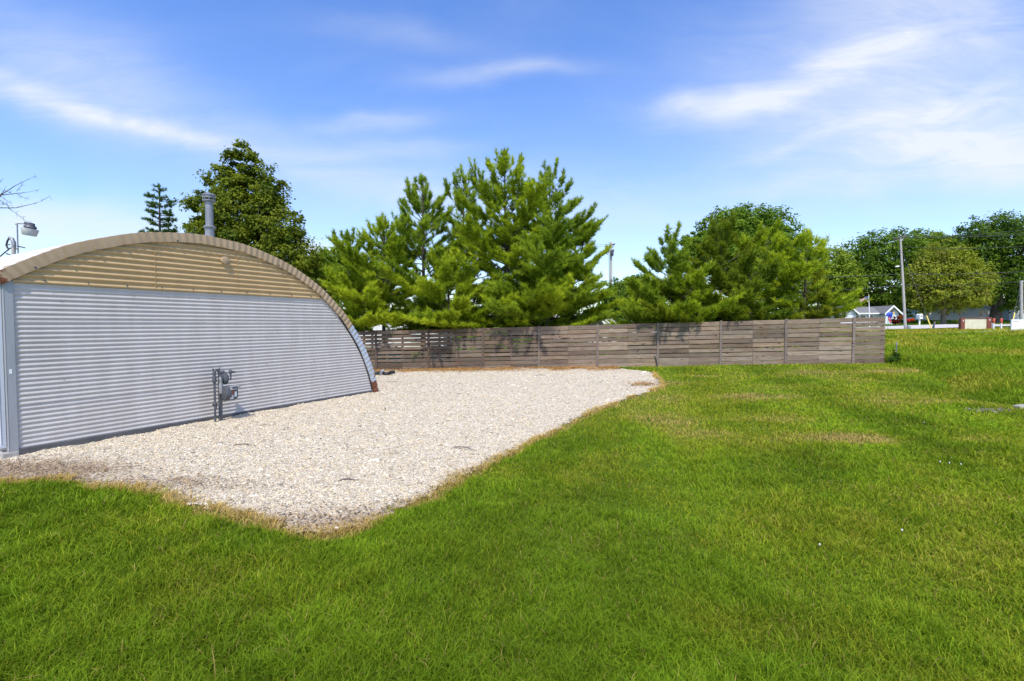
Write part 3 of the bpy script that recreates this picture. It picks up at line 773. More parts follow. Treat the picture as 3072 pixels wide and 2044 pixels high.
# chimney
chx, chy = 3.573, 1.97; zb = CZ + math.sqrt(R * R - (chx - C0) ** 2) - .05
chm = MB().lathe([(.074, zb), (.074, 4.40)], (chx, chy, 0), 28).build('chimney', M['galv'], hut, smooth=True)
MB().lathe([(.092, 3.2), (.088, 3.80), (.118, 3.815), (.122, 3.835), (.076, 3.87)], (chx, chy, 0), 28).build('storm_collar', M['galv'], chm, smooth=True)
mb = MB(); mb.lathe([(.09, 4.37), (.132, 4.385), (.132, 4.40), (.10, 4.405)], (chx, chy, 0), 28)
for i in range(8):
    a = i * PI / 4 + .3; mb.tube([(chx + .11 * math.cos(a), chy + .11 * math.sin(a), 4.39), (chx + .11 * math.cos(a), chy + .11 * math.sin(a), 4.46)], .007, 6)
mb.lathe([(.118, 4.445), (.122, 4.495), (.136, 4.50), (.136, 4.512), (.09, 4.545), (.02, 4.558)], (chx, chy, 0), 28)
mb.build('chimney_cap', M['galv'], chm, smooth=True)

# ------------------------------------------------------------------ gas meter
gs = 2.41
mp_ = HUT_A + HUT_T * gs + HUT_N * .25
gz_ = zg1(mp_[0], mp_[1])
gm = empty('gas_meter', (mp_[0], mp_[1], gz_), 'grey gas meter on two pipes standing in the gravel against the hut wall', 'gas meter', HUT_ANG)
# local x along wall, -y towards the yard
MB().tube([(-.03, 0, -.1), (-.03, 0, .86)], .017, 12).build('inlet_pipe', M['meter_grey'], gm, smooth=True)
mb = MB(); mb.tube([(.065, .02, -.1), (.065, .02, .72)], .021, 12); mb.box(.075, .10, .0, .04, -.1, .5); mb.build('support_post', M['meter_grey'], gm, smooth=True)
mb = MB()
mb.lathe([(.03, .30), (.034, .31), (.034, .345), (.02, .36)], (-.03, 0, 0), 12); mb.tube([(-.075, -.01, .33), (.01, -.01, .33)], .014, 8); mb.tube([(-.03, -.02, .25), (-.03, -.02, .30)], .024, 8)
mb.build('shutoff_valve', M['meter_dark'], gm, smooth=True)
mb = MB()
mb.lathe([(.028, .70), (.032, .72), (.032, .80), (.026, .83)], (-.03, 0, 0), 12)
mb.tube([(-.03, 0, .84), (-.03, 0, .89), (-.005, 0, .925), (.03, 0, .92), (.06, 0, .88), (.06, -.0, .70)], .027, 12)
for dx in (-.05, .055): mb.lathe([(.014, .92), (.014, .945), (.008, .955)], (dx, 0, 0), 8)
mb.build('pipe_bend', M['meter_grey'], gm, smooth=True)
mb = MB(); mb.lathe([(.02, .50), (.03, .52), (.032, .66), (.024, .72), (.03, .73), (.03, .78), (.022, .80)], (.062, -.03, 0), 14); mb.build('union_fitting', M['meter_light'], gm, smooth=True)
# regulator: round diaphragm housing
mb = MB(); mb.lathe([(.03, -.11), (.055, -.10), (.062, -.06), (.105, -.035), (.108, -.015), (.108, .0), (.085, .02), (.05, .04), (.03, .06)], (0, 0, 0), 22, 'x')
mb.v = [(.15 + x * .95, -.01 + y, .765 + z - x * .25) for x, y, z in mb.v]
mb.build('regulator', M['meter_grey'], gm, smooth=True)
mb = MB(); mb.tube([(.10, -.01, .87), (.13, -.01, .86)], .034, 12); mb.tube([(.24, -.02, .72), (.245, -.02, .86)], .012, 8); mb.lathe([(.02, .83), (.026, .85), (.026, .89), (.014, .91)], (.235, -.02, 0), 10)
mb.tube([(.235, -.02, .872), (.27, -.03, .866), (.31, -.04, .868)], [.022, .024, .014], 10)
mb.build('vent_pipe', M['meter_dark'], gm, smooth=True)
# meter body
mb = MB()
def rounded(x0, x1, z0, z1, r, n=6):
    out = []
    for (cx, cz, a0) in ((x1 - r, z1 - r, 0), (x0 + r, z1 - r, PI / 2), (x0 + r, z0 + r, PI), (x1 - r, z0 + r, 1.5 * PI)):
        out += [(cx + r * math.cos(a0 + PI / 2 * i / n), cz + r * math.sin(a0 + PI / 2 * i / n)) for i in range(n + 1)]
    return out
mb.prism(rounded(.105, .295, .385, .63, .06), -.15, .02)
body = mb.build('meter_body', M['meter_grey'], gm, smooth=True, bevel=.015)
mb = MB(); mb.lathe([(.05, -.02), (.115, .0), (.125, .03), (.125, .085), (.10, .11), (.05, .12)], (0, 0, 0), 24, 'x'); mb.v = [(.085 + x * .9, -.05 + y, .505 + z * 1.05) for x, y, z in mb.v]
mb.build('meter_chamber', M['meter_grey'], gm, smooth=True)
mb = MB(); mb.box(.15, .265, -.20, -.12, .565, .635); mb.lathe([(.024, -.165), (.03, -.16), (.03, -.12)], (.30, 0, .605), 14, 'y'); ix = mb.build('meter_index', M['meter_light'], gm, bevel=.008)
MB().box(.165, .25, -.2035, -.2003, .585, .622).build('index_window', M['meter_dark'], ix)
MB().box(.145, .20, -.1545, -.1512, .485, .545).build('warning_label', M['orange_red'], body)
mb = MB(); mb.prism([(.151, .498), (.193, .498), (.172, .534)], -.1575, -.1547); mb.build('warning_triangle', M['meter_dark'], body)
lb = MB().box(.147, .203, -.1545, -.1512, .405, .475).build('white_label', M['white'], body)
mb = MB()
for i, (a, b) in enumerate([(.153, .198), (.153, .19), (.155, .196), (.153, .185), (.155, .195)]): mb.box(a, b, -.157, -.1547, .462 - i * .011, .4655 - i * .011)
mb.build('label_text', M['meter_dark'], body)
MB().box(.225, .265, -.1545, -.1512, .44, .53).build('white_label', M['white'], body)

# black drain hose and silver coupling at the far foot of the hut
p = P(1140, 1106, 17.6)
dp = empty('drain_hose', (p[0] - .1, p[1], zg1(p[0], p[1])), 'black drain hose with silver coupling behind the far foot of the hut', 'hose', .2)
mb = MB(); pts = [(-.8 + .1 * i, .05 * math.sin(i * .7), .10 + .02 * math.sin(i)) for i in range(13)] + [(.5, -.05, .14), (.62, -.1, .16)]
mb.tube(pts, [.065 + .008 * (i % 2) for i in range(len(pts))], 10); mb.build('hose', M['black'], dp, smooth=True)
MB().tube([(.10, -.02, .02), (.14, -.05, .12), (.17, -.04, .2), (.26, -.05, .22)], [.05, .06, .055, .04], 10).build('coupling', M['galv'], dp, smooth=True)

# ------------------------------------------------------------------ wooden fence
def fz(xl_):  # base height along fence
    return -.33 - .0285 * 3 * BAY + .0287 * xl_
fence = empty('wooden_fence', (F0[0], F0[1], 0), 'long weathered grey fence of horizontal boards behind the gravel and lawn', 'fence', math.atan2(FD[1], FD[0]))
NB = 10
total = BAY * 11 + 1.10
frng = random.Random(5)
wood_pal = [(.26, .205, .155), (.29, .235, .18), (.23, .178, .135), (.31, .245, .185), (.27, .21, .155), (.24, .185, .14), (.28, .21, .145)]
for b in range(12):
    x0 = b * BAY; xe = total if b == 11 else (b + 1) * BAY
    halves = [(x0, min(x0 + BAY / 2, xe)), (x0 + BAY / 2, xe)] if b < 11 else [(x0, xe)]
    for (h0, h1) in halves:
        if h1 - h0 < .1: continue
        mb = MB()
        gap0 = .052 if b < 4 else (.040 if b < 6 else .031)
        z = .0
        pz = 1.757 / NB
        for r in range(NB):
            gp = gap0 * frng.uniform(.45, 1.3); 
            if r < 2: gp *= .35
            if r == NB - 1: gp *= .6
            bz0, bz1 = r * pz + gp * .5, (r + 1) * pz - gp * .5
            if r == NB - 1: bz1 = 1.757
            t0, t1 = frng.gauss(0, .003), frng.gauss(0, .003); yo = frng.gauss(0, .003)
            c_ = frng.choice(wood_pal); k_ = frng.uniform(.66, 1.24) * (.56 if b < 6 else .86); wr = frng.uniform(-.02, .03)  # left bays darker: pine shade put into the board tint
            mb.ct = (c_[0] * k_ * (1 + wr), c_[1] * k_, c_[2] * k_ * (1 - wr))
            # each board sags a little between its fixings
            ns = 5; vs = []
            for i in range(ns + 1):
                x = h0 + .003 + (h1 - h0 - .006) * i / ns; u = i / ns; sg = .004 * math.sin(PI * u) * frng.uniform(-1, .6)
                for (y, zz) in ((-.012 + yo, bz0), (-.012 + yo, bz1), (.010 + yo, bz1), (.010 + yo, bz0)):
                    vs.append((x, y, fz(x) + zz + t0 * (1 - u) + t1 * u + sg))
            fs = [(0, 1, 2, 3), tuple(ns * 4 + i for i in (3, 2, 1, 0))]
            for i in range(ns):
                for j in range(4): fs.append((i * 4 + j, i * 4 + (j + 1) % 4, (i + 1) * 4 + (j + 1) % 4, (i + 1) * 4 + j))
            mb.add(vs, fs)
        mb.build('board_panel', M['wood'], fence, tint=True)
    # studs behind the boards
    for xs in ([x0 + BAY / 2, x0 + BAY * .2, x0 + BAY * .92] if b < 7 else [x0 + BAY / 2]):
        if xs > total - .1: continue
        mb = MB(); mb.ct = (.14, .11, .09); mb.box(xs - .045, xs + .045, .012, .05, 0, 1.74, lambda x, y, z: (x, y, z + fz(x))); mb.build('stud', M['wood'], fence, tint=True)
    mb = MB(); k_ = frng.uniform(.8, 1.05); mb.ct = (.21 * k_, .175 * k_, .15 * k_) if b > 5 else (.11 * k_, .085 * k_, .07 * k_)  # posts of the left bays get the same painted pine shade
    mb.box(x0 - .048, x0 + .048, -.058, -.016, -.25, 1.775 + frng.uniform(-.01, .02), lambda x, y, z: (x, y, z + fz(x)))
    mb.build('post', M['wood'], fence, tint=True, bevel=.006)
mb = MB(); mb.ct = (.24, .2, .17); mb.box(total - .13, total - .02, .013, .055, -.2, 1.74, lambda x, y, z: (x, y, z + fz(x))); mb.build('post', M['wood'], fence, tint=True)
# leaning stick
p0 = P(1975, 1102, 19.0); p1 = P(1968, 1067, 19.1)
mb = MB(); mb.tube([(0, 0, -.03), (-.03, .02, .2), (-.07, .05, .40), (-.12, .10, .49)], [.035, .032, .028, .018], 8)
o = mb.build('dead_stick', M['stump'], smooth=True); o.location = (p0[0], p0[1], zg1(p0[0], p0[1])); tag(o, 'short dark dead stick poking up at the gravel corner by a fence post', 'stick')
# stake and weed at fence end
p = Gd(2691, 1092)
stk = empty('metal_stake', (p[0], p[1] + .05, zg1(p[0], p[1])), 'thin grey metal stake standing just right of the fence end', 'stake')
mb = MB(); mb.box(-.02, .02, -.004, .004, -.1, .82); mb.box(-.004, .004, -.02, -.0042, -.1, .82); mb.build('stake_bar', M['galv'], stk)
MB().box(-.026, .026, -.0085, -.0045, .70, .8).build('stake_tab', M['meter_light'], stk)

# ------------------------------------------------------------------ foliage generators
def unit(v): return v / np.maximum(np.linalg.norm(v, axis=-1, keepdims=True), 1e-9)

def leaf_quads(Cn, nrm, size, tint, asp=.6):
    n = len(Cn); a = unit(np.cross(nrm, rng.normal(0, 1, (n, 3)))); b = np.cross(nrm, a)
    s = size[:, None]
    V = np.stack([Cn - a * s, Cn + b * s * asp, Cn + a * s, Cn - b * s * asp], 1).reshape(-1, 3)
    return V, np.arange(4 * n).reshape(n, 4), np.repeat(tint, 4, 0)

def crown_leaves(lobes, nclump, per, size, c_dark, c_light, seed, clump_r=.22, flat=.6, warm=None):
    r = np.random.default_rng(seed)
    L = np.array([[*c, *rad] for c, rad in lobes]); area = (L[:, 3] * L[:, 5]) ** .9
    li = r.choice(len(L), nclump, p=area / area.sum())
    d = unit(r.normal(0, 1, (nclump, 3))); rad = .45 + .57 * r.random(nclump) ** .55
    cc = L[li, :3] + d * L[li, 3:] * rad[:, None]
    cr = np.minimum(L[li, 3], L[li, 5]) * clump_r * (.6 + .9 * r.random(nclump))
    ci = np.repeat(np.arange(nclump), per); n = len(ci)
    off = np.clip(r.normal(0, 1, (n, 3)), -1.5, 1.5) * np.array([1, 1, flat]) * .62
    Cn = cc[ci] + off * cr[ci][:, None]
    out = unit(d[ci] * .6 + off * .5 + np.array([0, 0, .55]) + r.normal(0, .55, (n, 3)))
    m = r.random((nclump, 1)); f = np.clip(m[ci] * .75 + r.random((n, 1)) * .4 - .05, 0, 1)
    tint = (np.array(c_dark) * (1 - f) + np.array(c_light) * f) * np.array([1.85, 1.62, 1.0])
    if warm is not None:
        wsel = (r.random(nclump) < .12)[ci][:, None]; tint = np.where(wsel, tint * .5 + np.array(warm) * .5, tint)
    return leaf_quads(Cn, out, size * (.6 + .8 * r.random(n)), tint)

def broadleaf(name, base, lobes, nclump, per, size, cd_, cl_, label, seed, trunk_r=.2, group=None, trunk_mat='bark', limbs=9, warm=None, clump_r=.22):
    base = np.array(base); t = empty(name, base, label, 'tree', 0, group)
    lob = [(np.array(c) - base, np.array(r)) for c, r in lobes]
    rr = random.Random(seed)
    ctr = np.mean([c for c, _ in lob], 0); top = max(lob, key=lambda q: q[0][2])[0]
    mb = MB()
    fork = np.array([ctr[0] * .35, ctr[1] * .35, max(top[2] * .28, .5)])
    mb.tube([(0, 0, -.3), (fork[0] * .3, fork[1] * .3, fork[2] * .5), tuple(fork), tuple(fork * .4 + top * .6), tuple(top)], [trunk_r * 1.25, trunk_r, trunk_r * .85, trunk_r * .45, trunk_r * .08], 9)
    for i in range(limbs):
        c, r = lob[i % len(lob)]
        e = c + np.array([rr.uniform(-.7, .7), rr.uniform(-.7, .7), rr.uniform(-.3, .8)]) * r
        u = rr.uniform(.0, .5); s = fork * (1 - u) + top * u; mid = s * .5 + e * .5 + np.array([0, 0, .08 * np.linalg.norm(e - s)])
        mb.tube([tuple(s), tuple(mid), tuple(e)], [trunk_r * .42, trunk_r * .25, trunk_r * .05], 6)
    mb.build('trunk', M[trunk_mat], t, smooth=True)
    V, Fq, T = crown_leaves(lob, nclump, per, size, cd_, cl_, seed, clump_r, warm=warm)
    np_obj('crown', V, Fq, M['leaf'], t, tint=T)
    return t

def lobes_px(spec, Y):
    out = []
    for (px, py, rx, ry, *dz) in spec:
        dy = dz[0] if dz else 0
        y = Y + dy; c = P(px, py, y); k = y / F
        out.append((c, (rx * k, rx * k * .9, ry * k)))
    return out

def conifer(name, top_px, top_py, Y, R_, label, seed, base_px=None, dens=1.0, tint_d=(.045, .095, .016), tint_l=(.17, .25, .035), low=.06, group=None, kind='pine', up=1.0, prof=.62, dead=None, needle=.19, gapz=None, asym=0, droop=0.0):
    r = np.random.default_rng(seed); top = P(top_px, top_py, Y); bpx = base_px or top_px
    bx = CAM[0] + ray(bpx, 972)[0] * Y; by = Y; bz = zg1(bx, by)
    H = top[2] - bz; tipx = top[0] - bx
    t = empty(name, (bx, by, bz), label, 'tree', 0, group)
    nseg = 9; tp = []
    for i in range(nseg + 1):
        u = i / nseg; tp.append((tipx * u ** 1.6 + .05 * math.sin(3 * u + seed) * H * .12 * u * (1 - u) * 4, .05 * math.cos(4 * u + seed) * u * (1 - u) * 3, H * u))
    tpn = np.array(tp); r0 = .011 * H + .025
    mb = MB(); mb.tube([(tp[0][0], tp[0][1], -.3)] + tp, [r0 * 1.15] + [r0 * (1 - i / nseg) ** .8 + .008 for i in range(nseg + 1)], 8)
    tufts = []; dirs = []; ages = []
    z = low * H; az = r.random() * 6
    while z < H - .12:
        u = z / H
        nb = int(r.integers(3, 6)) if kind == 'pine' else int(r.integers(4, 7))
        for b in range(nb):
            az += 2 * PI / nb + r.normal(0, .25)
            ln = R_ * min(1, (1 - u) ** prof * 1.08 + .03) * (.62 + .55 * r.random())
            if u < .2: ln *= .75 + .25 * u / .2
            if asym: ln *= 1 + asym * math.cos(az)
            ln *= r.choice([.55, .8, 1, 1.05, 1.25])
            ln = max(ln, .16)
            if gapz and gapz[0] < u < gapz[1] and r.random() < .75: ln *= .35
            c = np.array([np.interp(u, np.linspace(0, 1, nseg + 1), tpn[:, k]) for k in range(3)]); c[2] = z + r.normal(0, .05)
            if kind == 'pine': el0 = .04 + .80 * u ** 1.8 * up + r.normal(0, .1); curl = (.22 + .4 * u) * up
            else: el0 = .12 - .35 * (1 - u) + r.normal(0, .08); curl = .35
            npt = 6; pts = [c]; a2 = az
            for i in range(npt):
                e = el0 + curl * (i / npt) ** 1.6; a2 += r.normal(0, .09)
                pts.append(pts[-1] + np.array([math.cos(a2) * math.cos(e), math.sin(a2) * math.cos(e), math.sin(e)]) * ln / npt)
            pts = np.array(pts)
            wx_, wy_ = pts[:, 0] + bx, pts[:, 1] + by
            sd_ = (wx_ - FA[0]) * FD[1] - (wy_ - FA[1]) * FD[0]; tp_ = (wx_ - F0[0]) * FD[0] + (wy_ - F0[1]) * FD[1]
            if ((sd_ > -.25) & (pts[:, 2] + bz < fz(tp_) + 1.80)).any(): continue
            mb.tube([tuple(p) for p in pts[::2]] if npt % 2 == 0 else pts, [max(.007, r0 * .36 * (1 - u * .6)) * f for f in (1, .7, .45, .2)], 5, caps=False)
            # twigs
            ntw = max(4, int(ln * 11 * dens))
            s = np.sort(.28 + .72 * r.random(ntw) ** .8); s[-1] = 1
            for sv in s:
                f = sv * npt; i0 = min(int(f), npt - 1); p0 = pts[i0] * (1 - (f - i0)) + pts[i0 + 1] * (f - i0); bd = unit(pts[i0 + 1] - pts[i0])
                sd = r.choice([-1, 1]); lat = np.array([-bd[1], bd[0], 0]) * sd
                spread = 0 if sv > .98 else (.6 + .8 * r.random())
                tw = unit(bd + lat * spread + np.array([0, 0, (.08 + .3 * u) * up if kind == 'pine' else -.12 + .1 * r.random()]))
                tl = ln * (.15 + .27 * r.random()) * (1.2 - .6 * sv) + .06
                nt = max(2, int(tl / .085))
                for j in range(nt):
                    g = (j + .6) / nt
                    if u > .62 and r.random() < (u - .62) * 1.1: continue
                    tufts.append(p0 + tw * tl * g + r.normal(0, .018, 3)); dirs.append(unit(tw + np.array([0, 0, (.2 + .6 * u) * up if kind == 'pine' else .0]) + r.normal(0, .2, 3))); ages.append(g * sv)
            if kind == 'pine' and u > .45:
                for j in range(int(3 + 3 * r.random())):
                    tufts.append(pts[-1] + np.array([r.normal(0, .02), r.normal(0, .02), .07 * j * u])); dirs.append(unit(np.array([r.normal(0, .15), r.normal(0, .15), 1]))); ages.append(1)
        z += (.40 - .12 * u) * (1 if kind == 'pine' else 1.2) * (.8 + .4 * r.random())
    # leader candles
    for k in range(10):
        uz = H - .05 * k; tufts.append(np.array([np.interp(uz / H, np.linspace(0, 1, nseg + 1), tpn[:, q]) for q in range(3)]) * [1, 1, 0] + [0, 0, uz]); dirs.append(unit(np.array([r.normal(0, .2), r.normal(0, .2), 1]))); ages.append(1)
    mb.build('trunk', M['dark_bark'], t, smooth=True)
    T = np.array(tufts); Dn = np.array(dirs); ag = np.array(ages)[:, None]
    wx_, wy_ = T[:, 0] + bx, T[:, 1] + by; sd_ = (wx_ - FA[0]) * FD[1] - (wy_ - FA[1]) * FD[0]; tp_ = (wx_ - F0[0]) * FD[0] + (wy_ - F0[1]) * FD[1]
    kp = ~((sd_ > -.3) & (T[:, 2] + bz < fz(tp_) + 1.72 - droop)); T, Dn, ag = T[kp], Dn[kp], ag[kp]
    nn = 15 if kind == 'pine' else 16
    n = len(T)
    ndir = unit(np.repeat(Dn, nn, 0) + r.normal(0, .52 if kind == 'pine' else .7, (n * nn, 3)))
    C = np.repeat(T, nn, 0) + r.normal(0, .012, (n * nn, 3)); ln_ = needle * (.7 + .6 * r.random((n * nn, 1)))
    wv = unit(np.cross(ndir, r.normal(0, 1, (n * nn, 3)))) * (.010 + .005 * r.random((n * nn, 1)))
    V = np.stack([C - wv, C + wv, C + ndir * ln_], 1).reshape(-1, 3)
    f = np.clip(.15 + .55 * ag * r.random((n, 1)) + .45 * (r.random((n, 1)) - .3), 0, 1)
    cl = vnoise(T[:, 0] + seed, T[:, 2], .8, seed % 50)[:, None]; f = np.clip(f + (cl - .5) * .6, 0, 1)
    tt = np.array(tint_d) * (1 - f) + np.array(tint_l) * f
    sel = np.zeros(n, bool)
    if dead is not None:
        w0 = P(*dead[0]) - np.array([bx, by, bz]); sel = ((T - w0) / np.array([dead[1], 1.2, dead[2]]))
        sel = (sel ** 2).sum(1) < 1
    def emit(nm, mask, tc_):
        mm = np.repeat(mask, nn * 3); Vv = V[mm]; k = len(Vv)
        return np_obj(nm, Vv, np.arange(k).reshape(-1, 3), M['needle'], t, tint=np.repeat(tc_[mask], nn * 3, 0))
    if sel.any():
        o = emit('dead_branch', sel, np.array([(.30, .13, .03)]) * (.6 + .8 * r.random((n, 1)))); o['label'] = 'orange brown dead pine branch'
    emit('foliage', ~sel, tt)
    return t

GL = 'young pines behind the left half of the fence'; GR = 'young pines behind the right half of the fence'
yl = dict(tint_d=(.19, .28, .016), tint_l=(.60, .67, .045))
bl = dict(tint_d=(.145, .235, .022), tint_l=(.46, .56, .05))
conifer('pine_tree', 1046, 712, 23.2, 2.4, 'small narrow pine nearest the hut, its thin top against the cloud', 11, group=GL, dens=1.2, low=.28, **bl)
conifer('pine_tree', 1150, 678, 22.3, 3.0, 'pine with a sparse spiky top, second from the hut', 12, group=GL, dens=1.25, low=.25, dead=((1285, 967, 22.6), .75, .42), **yl)
conifer('pine_tree', 1268, 556, 23.2, 3.1, 'tall open topped pine left of the thin forked pine', 13, group=GL, dens=1.1, low=.2, **bl)
conifer('pine_tree', 1392, 535, 23.8, 2.7, 'thin forked pine standing close on the left of the tallest pine', 14, group=GL, dens=.8, low=.19, **bl)
conifer('pine_tree', 1512, 487, 22.4, 3.6, 'tallest pine of the row, with a thick upright crown tip', 15, base_px=1530, group=GL, dens=1.15, gapz=(.28, .42), **yl)
conifer('pine_tree', 1650, 516, 22.6, 3.3, 'second tallest pine, just right of the tallest one', 16, group=GL, dens=1.1, **bl)
conifer('pine_tree', 1762, 684, 22.4, 2.3, 'shorter pine leaning right beside the distant utility pole', 17, base_px=1690, group=GL, dens=1.15, **yl)
conifer('pine_tree', 1345, 800, 21.3, 3.0, 'low bushy pine hanging over the fence left of the bare trunk', 18, group=GL, dens=1.6, low=.34, **yl)
conifer('pine_tree', 1090, 846, 21.9, 3.2, 'lowest bushy pine whose boughs touch the fence near the hut', 19, group=GL, dens=1.6, low=.36, **yl)
conifer('pine_tree', 1640, 850, 20.8, 2.8, 'low bright pine whose boughs droop over the middle of the fence', 20, group=GL, dens=1.6, low=.2, **yl)
conifer('pine_tree', 2012, 708, 21.0, 2.5, 'pointed pine at the left end of the right hand group', 21, group=GR, dens=1.5, **bl)
conifer('pine_tree', 2165, 690, 21.0, 3.1, 'broad olive pine in the centre of the right hand group', 22, group=GR, dens=1.25, tint_d=(.12, .18, .014), tint_l=(.38, .42, .03))
conifer('pine_tree', 2060, 835, 20.2, 2.4, 'low pine with one bough hanging over the fence top and shading the boards', 23, group=GR, dens=1.3, low=.04, droop=.3, **yl)
conifer('pine_tree', 2250, 800, 20.3, 2.4, 'low yellow green pine behind the middle of the right fence', 24, group=GR, dens=1.25, low=.04, tint_d=(.10, .17, .015), tint_l=(.36, .42, .035))
conifer('pine_tree', 2300, 690, 21.6, 2.7, 'upright green pine in front of the tall leafy tree', 27, group=GR, dens=1.1, **yl)
conifer('pine_tree', 2420, 710, 20.2, 2.0, 'thin pine with a bare dark trunk and forked top', 25, base_px=2408, group=GR, dens=.95, gapz=(.2, .4), **yl)
conifer('pine_tree', 2452, 825, 20.0, 1.5, 'yellowish low pine at the right end of the row', 26, group=GR, dens=1.2, low=.04, tint_d=(.12, .17, .014), tint_l=(.42, .43, .035))
conifer('pine_tree', 1915, 868, 21.0, 2.0, 'small bushy pine filling the dip between the two pine groups', 28, group=GR, dens=1.2, low=.04, **yl)
conifer('spruce_tree', 478, 556, 19.5, 1.4, 'dark spruce top with drooping boughs showing above the hut roof', 30, kind='spruce', dens=2.2, tint_d=(.06, .12, .03), tint_l=(.15, .24, .05), low=.25, needle=.11, prof=.58)

DK, LT = (.022, .058, .010), (.085, .155, .022)
lb = lobes_px([(735, 500, 52, 66), (690, 560, 70, 60), (775, 570, 75, 75), (650, 640, 80, 70), (735, 640, 105, 90), (820, 660, 85, 85), (680, 740, 110, 80), (790, 750, 120, 95), (870, 770, 80, 85), (905, 850, 60, 80), (620, 700, 50, 60)], 22.5)
broadleaf('leafy_tree', (P(745, 972, 22.5)[0], 22.5, zg1(-12.5, 22.5)), lb, 640, 86, .07, (.026, .055, .009), (.125, .165, .020), 'tall cone shaped leafy tree rising behind the hut chimney', 40, .24, clump_r=.25)
lb = lobes_px([(1000, 790, 62, 42), (960, 850, 70, 70), (1040, 850, 60, 60)], 26)
broadleaf('leafy_tree', (P(1000, 972, 26)[0], 26, zg1(-10, 26)), lb, 260, 40, .09, (.05, .1, .012), (.15, .23, .03), 'small bright leafy tree showing between the hut roof and first pine', 41, .12, clump_r=.3)
lb = lobes_px([(2180, 690, 80, 60), (2240, 690, 90, 75), (2310, 700, 80, 70), (2140, 760, 90, 70), (2350, 750, 75, 70), (2250, 790, 140, 90), (2090, 730, 48, 40), (2400, 760, 45, 50)], 27)
broadleaf('leafy_tree', (P(2250, 972, 27)[0], 27, zg1(13.6, 27)), lb, 1100, 42, .08, (.03, .075, .010), (.11, .19, .024), 'round leafy tree towering behind the right group of pines', 42, .26, limbs=14, clump_r=.25)
lb = lobes_px([(1870, 880, 60, 45), (1910, 860, 40, 36), (1845, 900, 50, 50)], 33)
broadleaf('leafy_tree', (P(1875, 972, 33)[0], 33, zg1(8, 33)), lb, 260, 34, .10, (.03, .07, .011), (.10, .17, .026), 'low leafy tree just right of the distant utility pole', 43, .12, clump_r=.3)
FARG = 'big trees beyond the road'
lb = lobes_px([(2490, 810, 70, 65), (2450, 850, 60, 60), (2530, 850, 55, 60)], 78)
broadleaf('leafy_tree', (P(2490, 972, 78)[0], 78, zg1(52, 78)), lb, 420, 38, .20, (.05, .10, .014), (.16, .23, .035), 'light green tree behind the right end of the pines', 44, .25, FARG)
lb = lobes_px([(2590, 790, 85, 70), (2640, 760, 90, 65), (2700, 760, 95, 70), (2560, 850, 80, 70), (2640, 860, 110, 80), (2740, 830, 70, 80), (2600, 920, 80, 45), (2700, 910, 80, 45)], 84)
broadleaf('leafy_tree', (P(2650, 972, 84)[0], 84, zg1(66, 84)), lb, 900, 38, .21, (.028, .068, .010), (.09, .16, .022), 'wide dark green tree standing over the white trimmed garage', 45, .4, FARG)
lb = lobes_px([(2760, 730, 55, 38), (2800, 745, 65, 45), (2870, 745, 60, 40)], 92)
broadleaf('leafy_tree', (P(2790, 972, 92)[0], 92, zg1(81, 92)), lb, 340, 36, .22, (.035, .08, .011), (.11, .18, .024), 'tree top peeping above the utility pole crossarm', 46, .35, FARG)
lb = lobes_px([(2830, 790, 75, 70), (2790, 830, 65, 60), (2880, 840, 80, 65), (2840, 880, 105, 55), (2905, 890, 55, 40), (2770, 890, 50, 45)], 72)
broadleaf('leafy_tree', (P(2829, 972, 72)[0], 72, zg1(65.5, 72)), lb, 800, 38, .16, (.06, .10, .015), (.19, .23, .04), 'olive green tree with a pale trunk in front of the white house', 47, .33, FARG, warm=(.2, .14, .06))
lb = lobes_px([(2960, 720, 90, 75), (3020, 730, 100, 90), (3100, 740, 90, 100), (2900, 760, 60, 60), (2950, 830, 90, 80), (3040, 850, 100, 80), (3120, 850, 80, 90), (2995, 890, 70, 40)], 80)
broadleaf('leafy_tree', (P(2985, 972, 80)[0], 80, zg1(81.6, 80)), lb, 1000, 40, .20, (.018, .048, .009), (.07, .13, .018), 'biggest darkest tree with a thick trunk at the right edge', 48, .75, FARG, trunk_mat='dark_bark', limbs=12)
# a far wood reading as one mass closes the gaps
r_ = np.random.default_rng(99); lob = []
for x in np.arange(-230, 260, 13):
    y = 135 + r_.normal(0, 8); hh = 6 + 5 * r_.random(); lob.append((np.array([x, y, 1.2 + hh * .55]), np.array([9, 6, hh * .62])))
V, q, T = crown_leaves(lob, 1900, 22, .55, (.03, .07, .014), (.10, .16, .03), 99, .4)
tag(np_obj('distant_treeline', V, q, M['leaf'], tint=T), 'far off line of woods seen low between the nearer trees', 'woods', kind='stuff')

# weed at fence end
p = Gd(2688, 1093)
wd = empty('weed_plant', (p[0] + .02, p[1] + .12, zg1(p[0], p[1])), 'dark leafy weed growing at the foot of the metal stake', 'plant')
lob = [(np.array([0, 0, .22]), np.array([.2, .15, .2])), (np.array([-.14, 0, .1]), np.array([.16, .14, .12])), (np.array([.12, .02, .12]), np.array([.16, .14, .12])), (np.array([0, 0, .4]), np.array([.08, .08, .1]))]
V, q, T = crown_leaves(lob, 60, 12, .038, (.014, .042, .010), (.045, .10, .018), 50, .4); np_obj('leaves', V, q, M['leaf'], wd, tint=T)
mb = MB(); [mb.tube([(0, 0, -.02), (dx * .5, dy, .15), (dx, dy * 2, .32)], [.008, .006, .003], 5) for dx, dy in ((0, .01), (-.12, 0), (.11, .02))]; mb.build('stem', M['dark_bark'], wd)
# second trailing weed along the fence foot
p = Gd(2672, 1094)
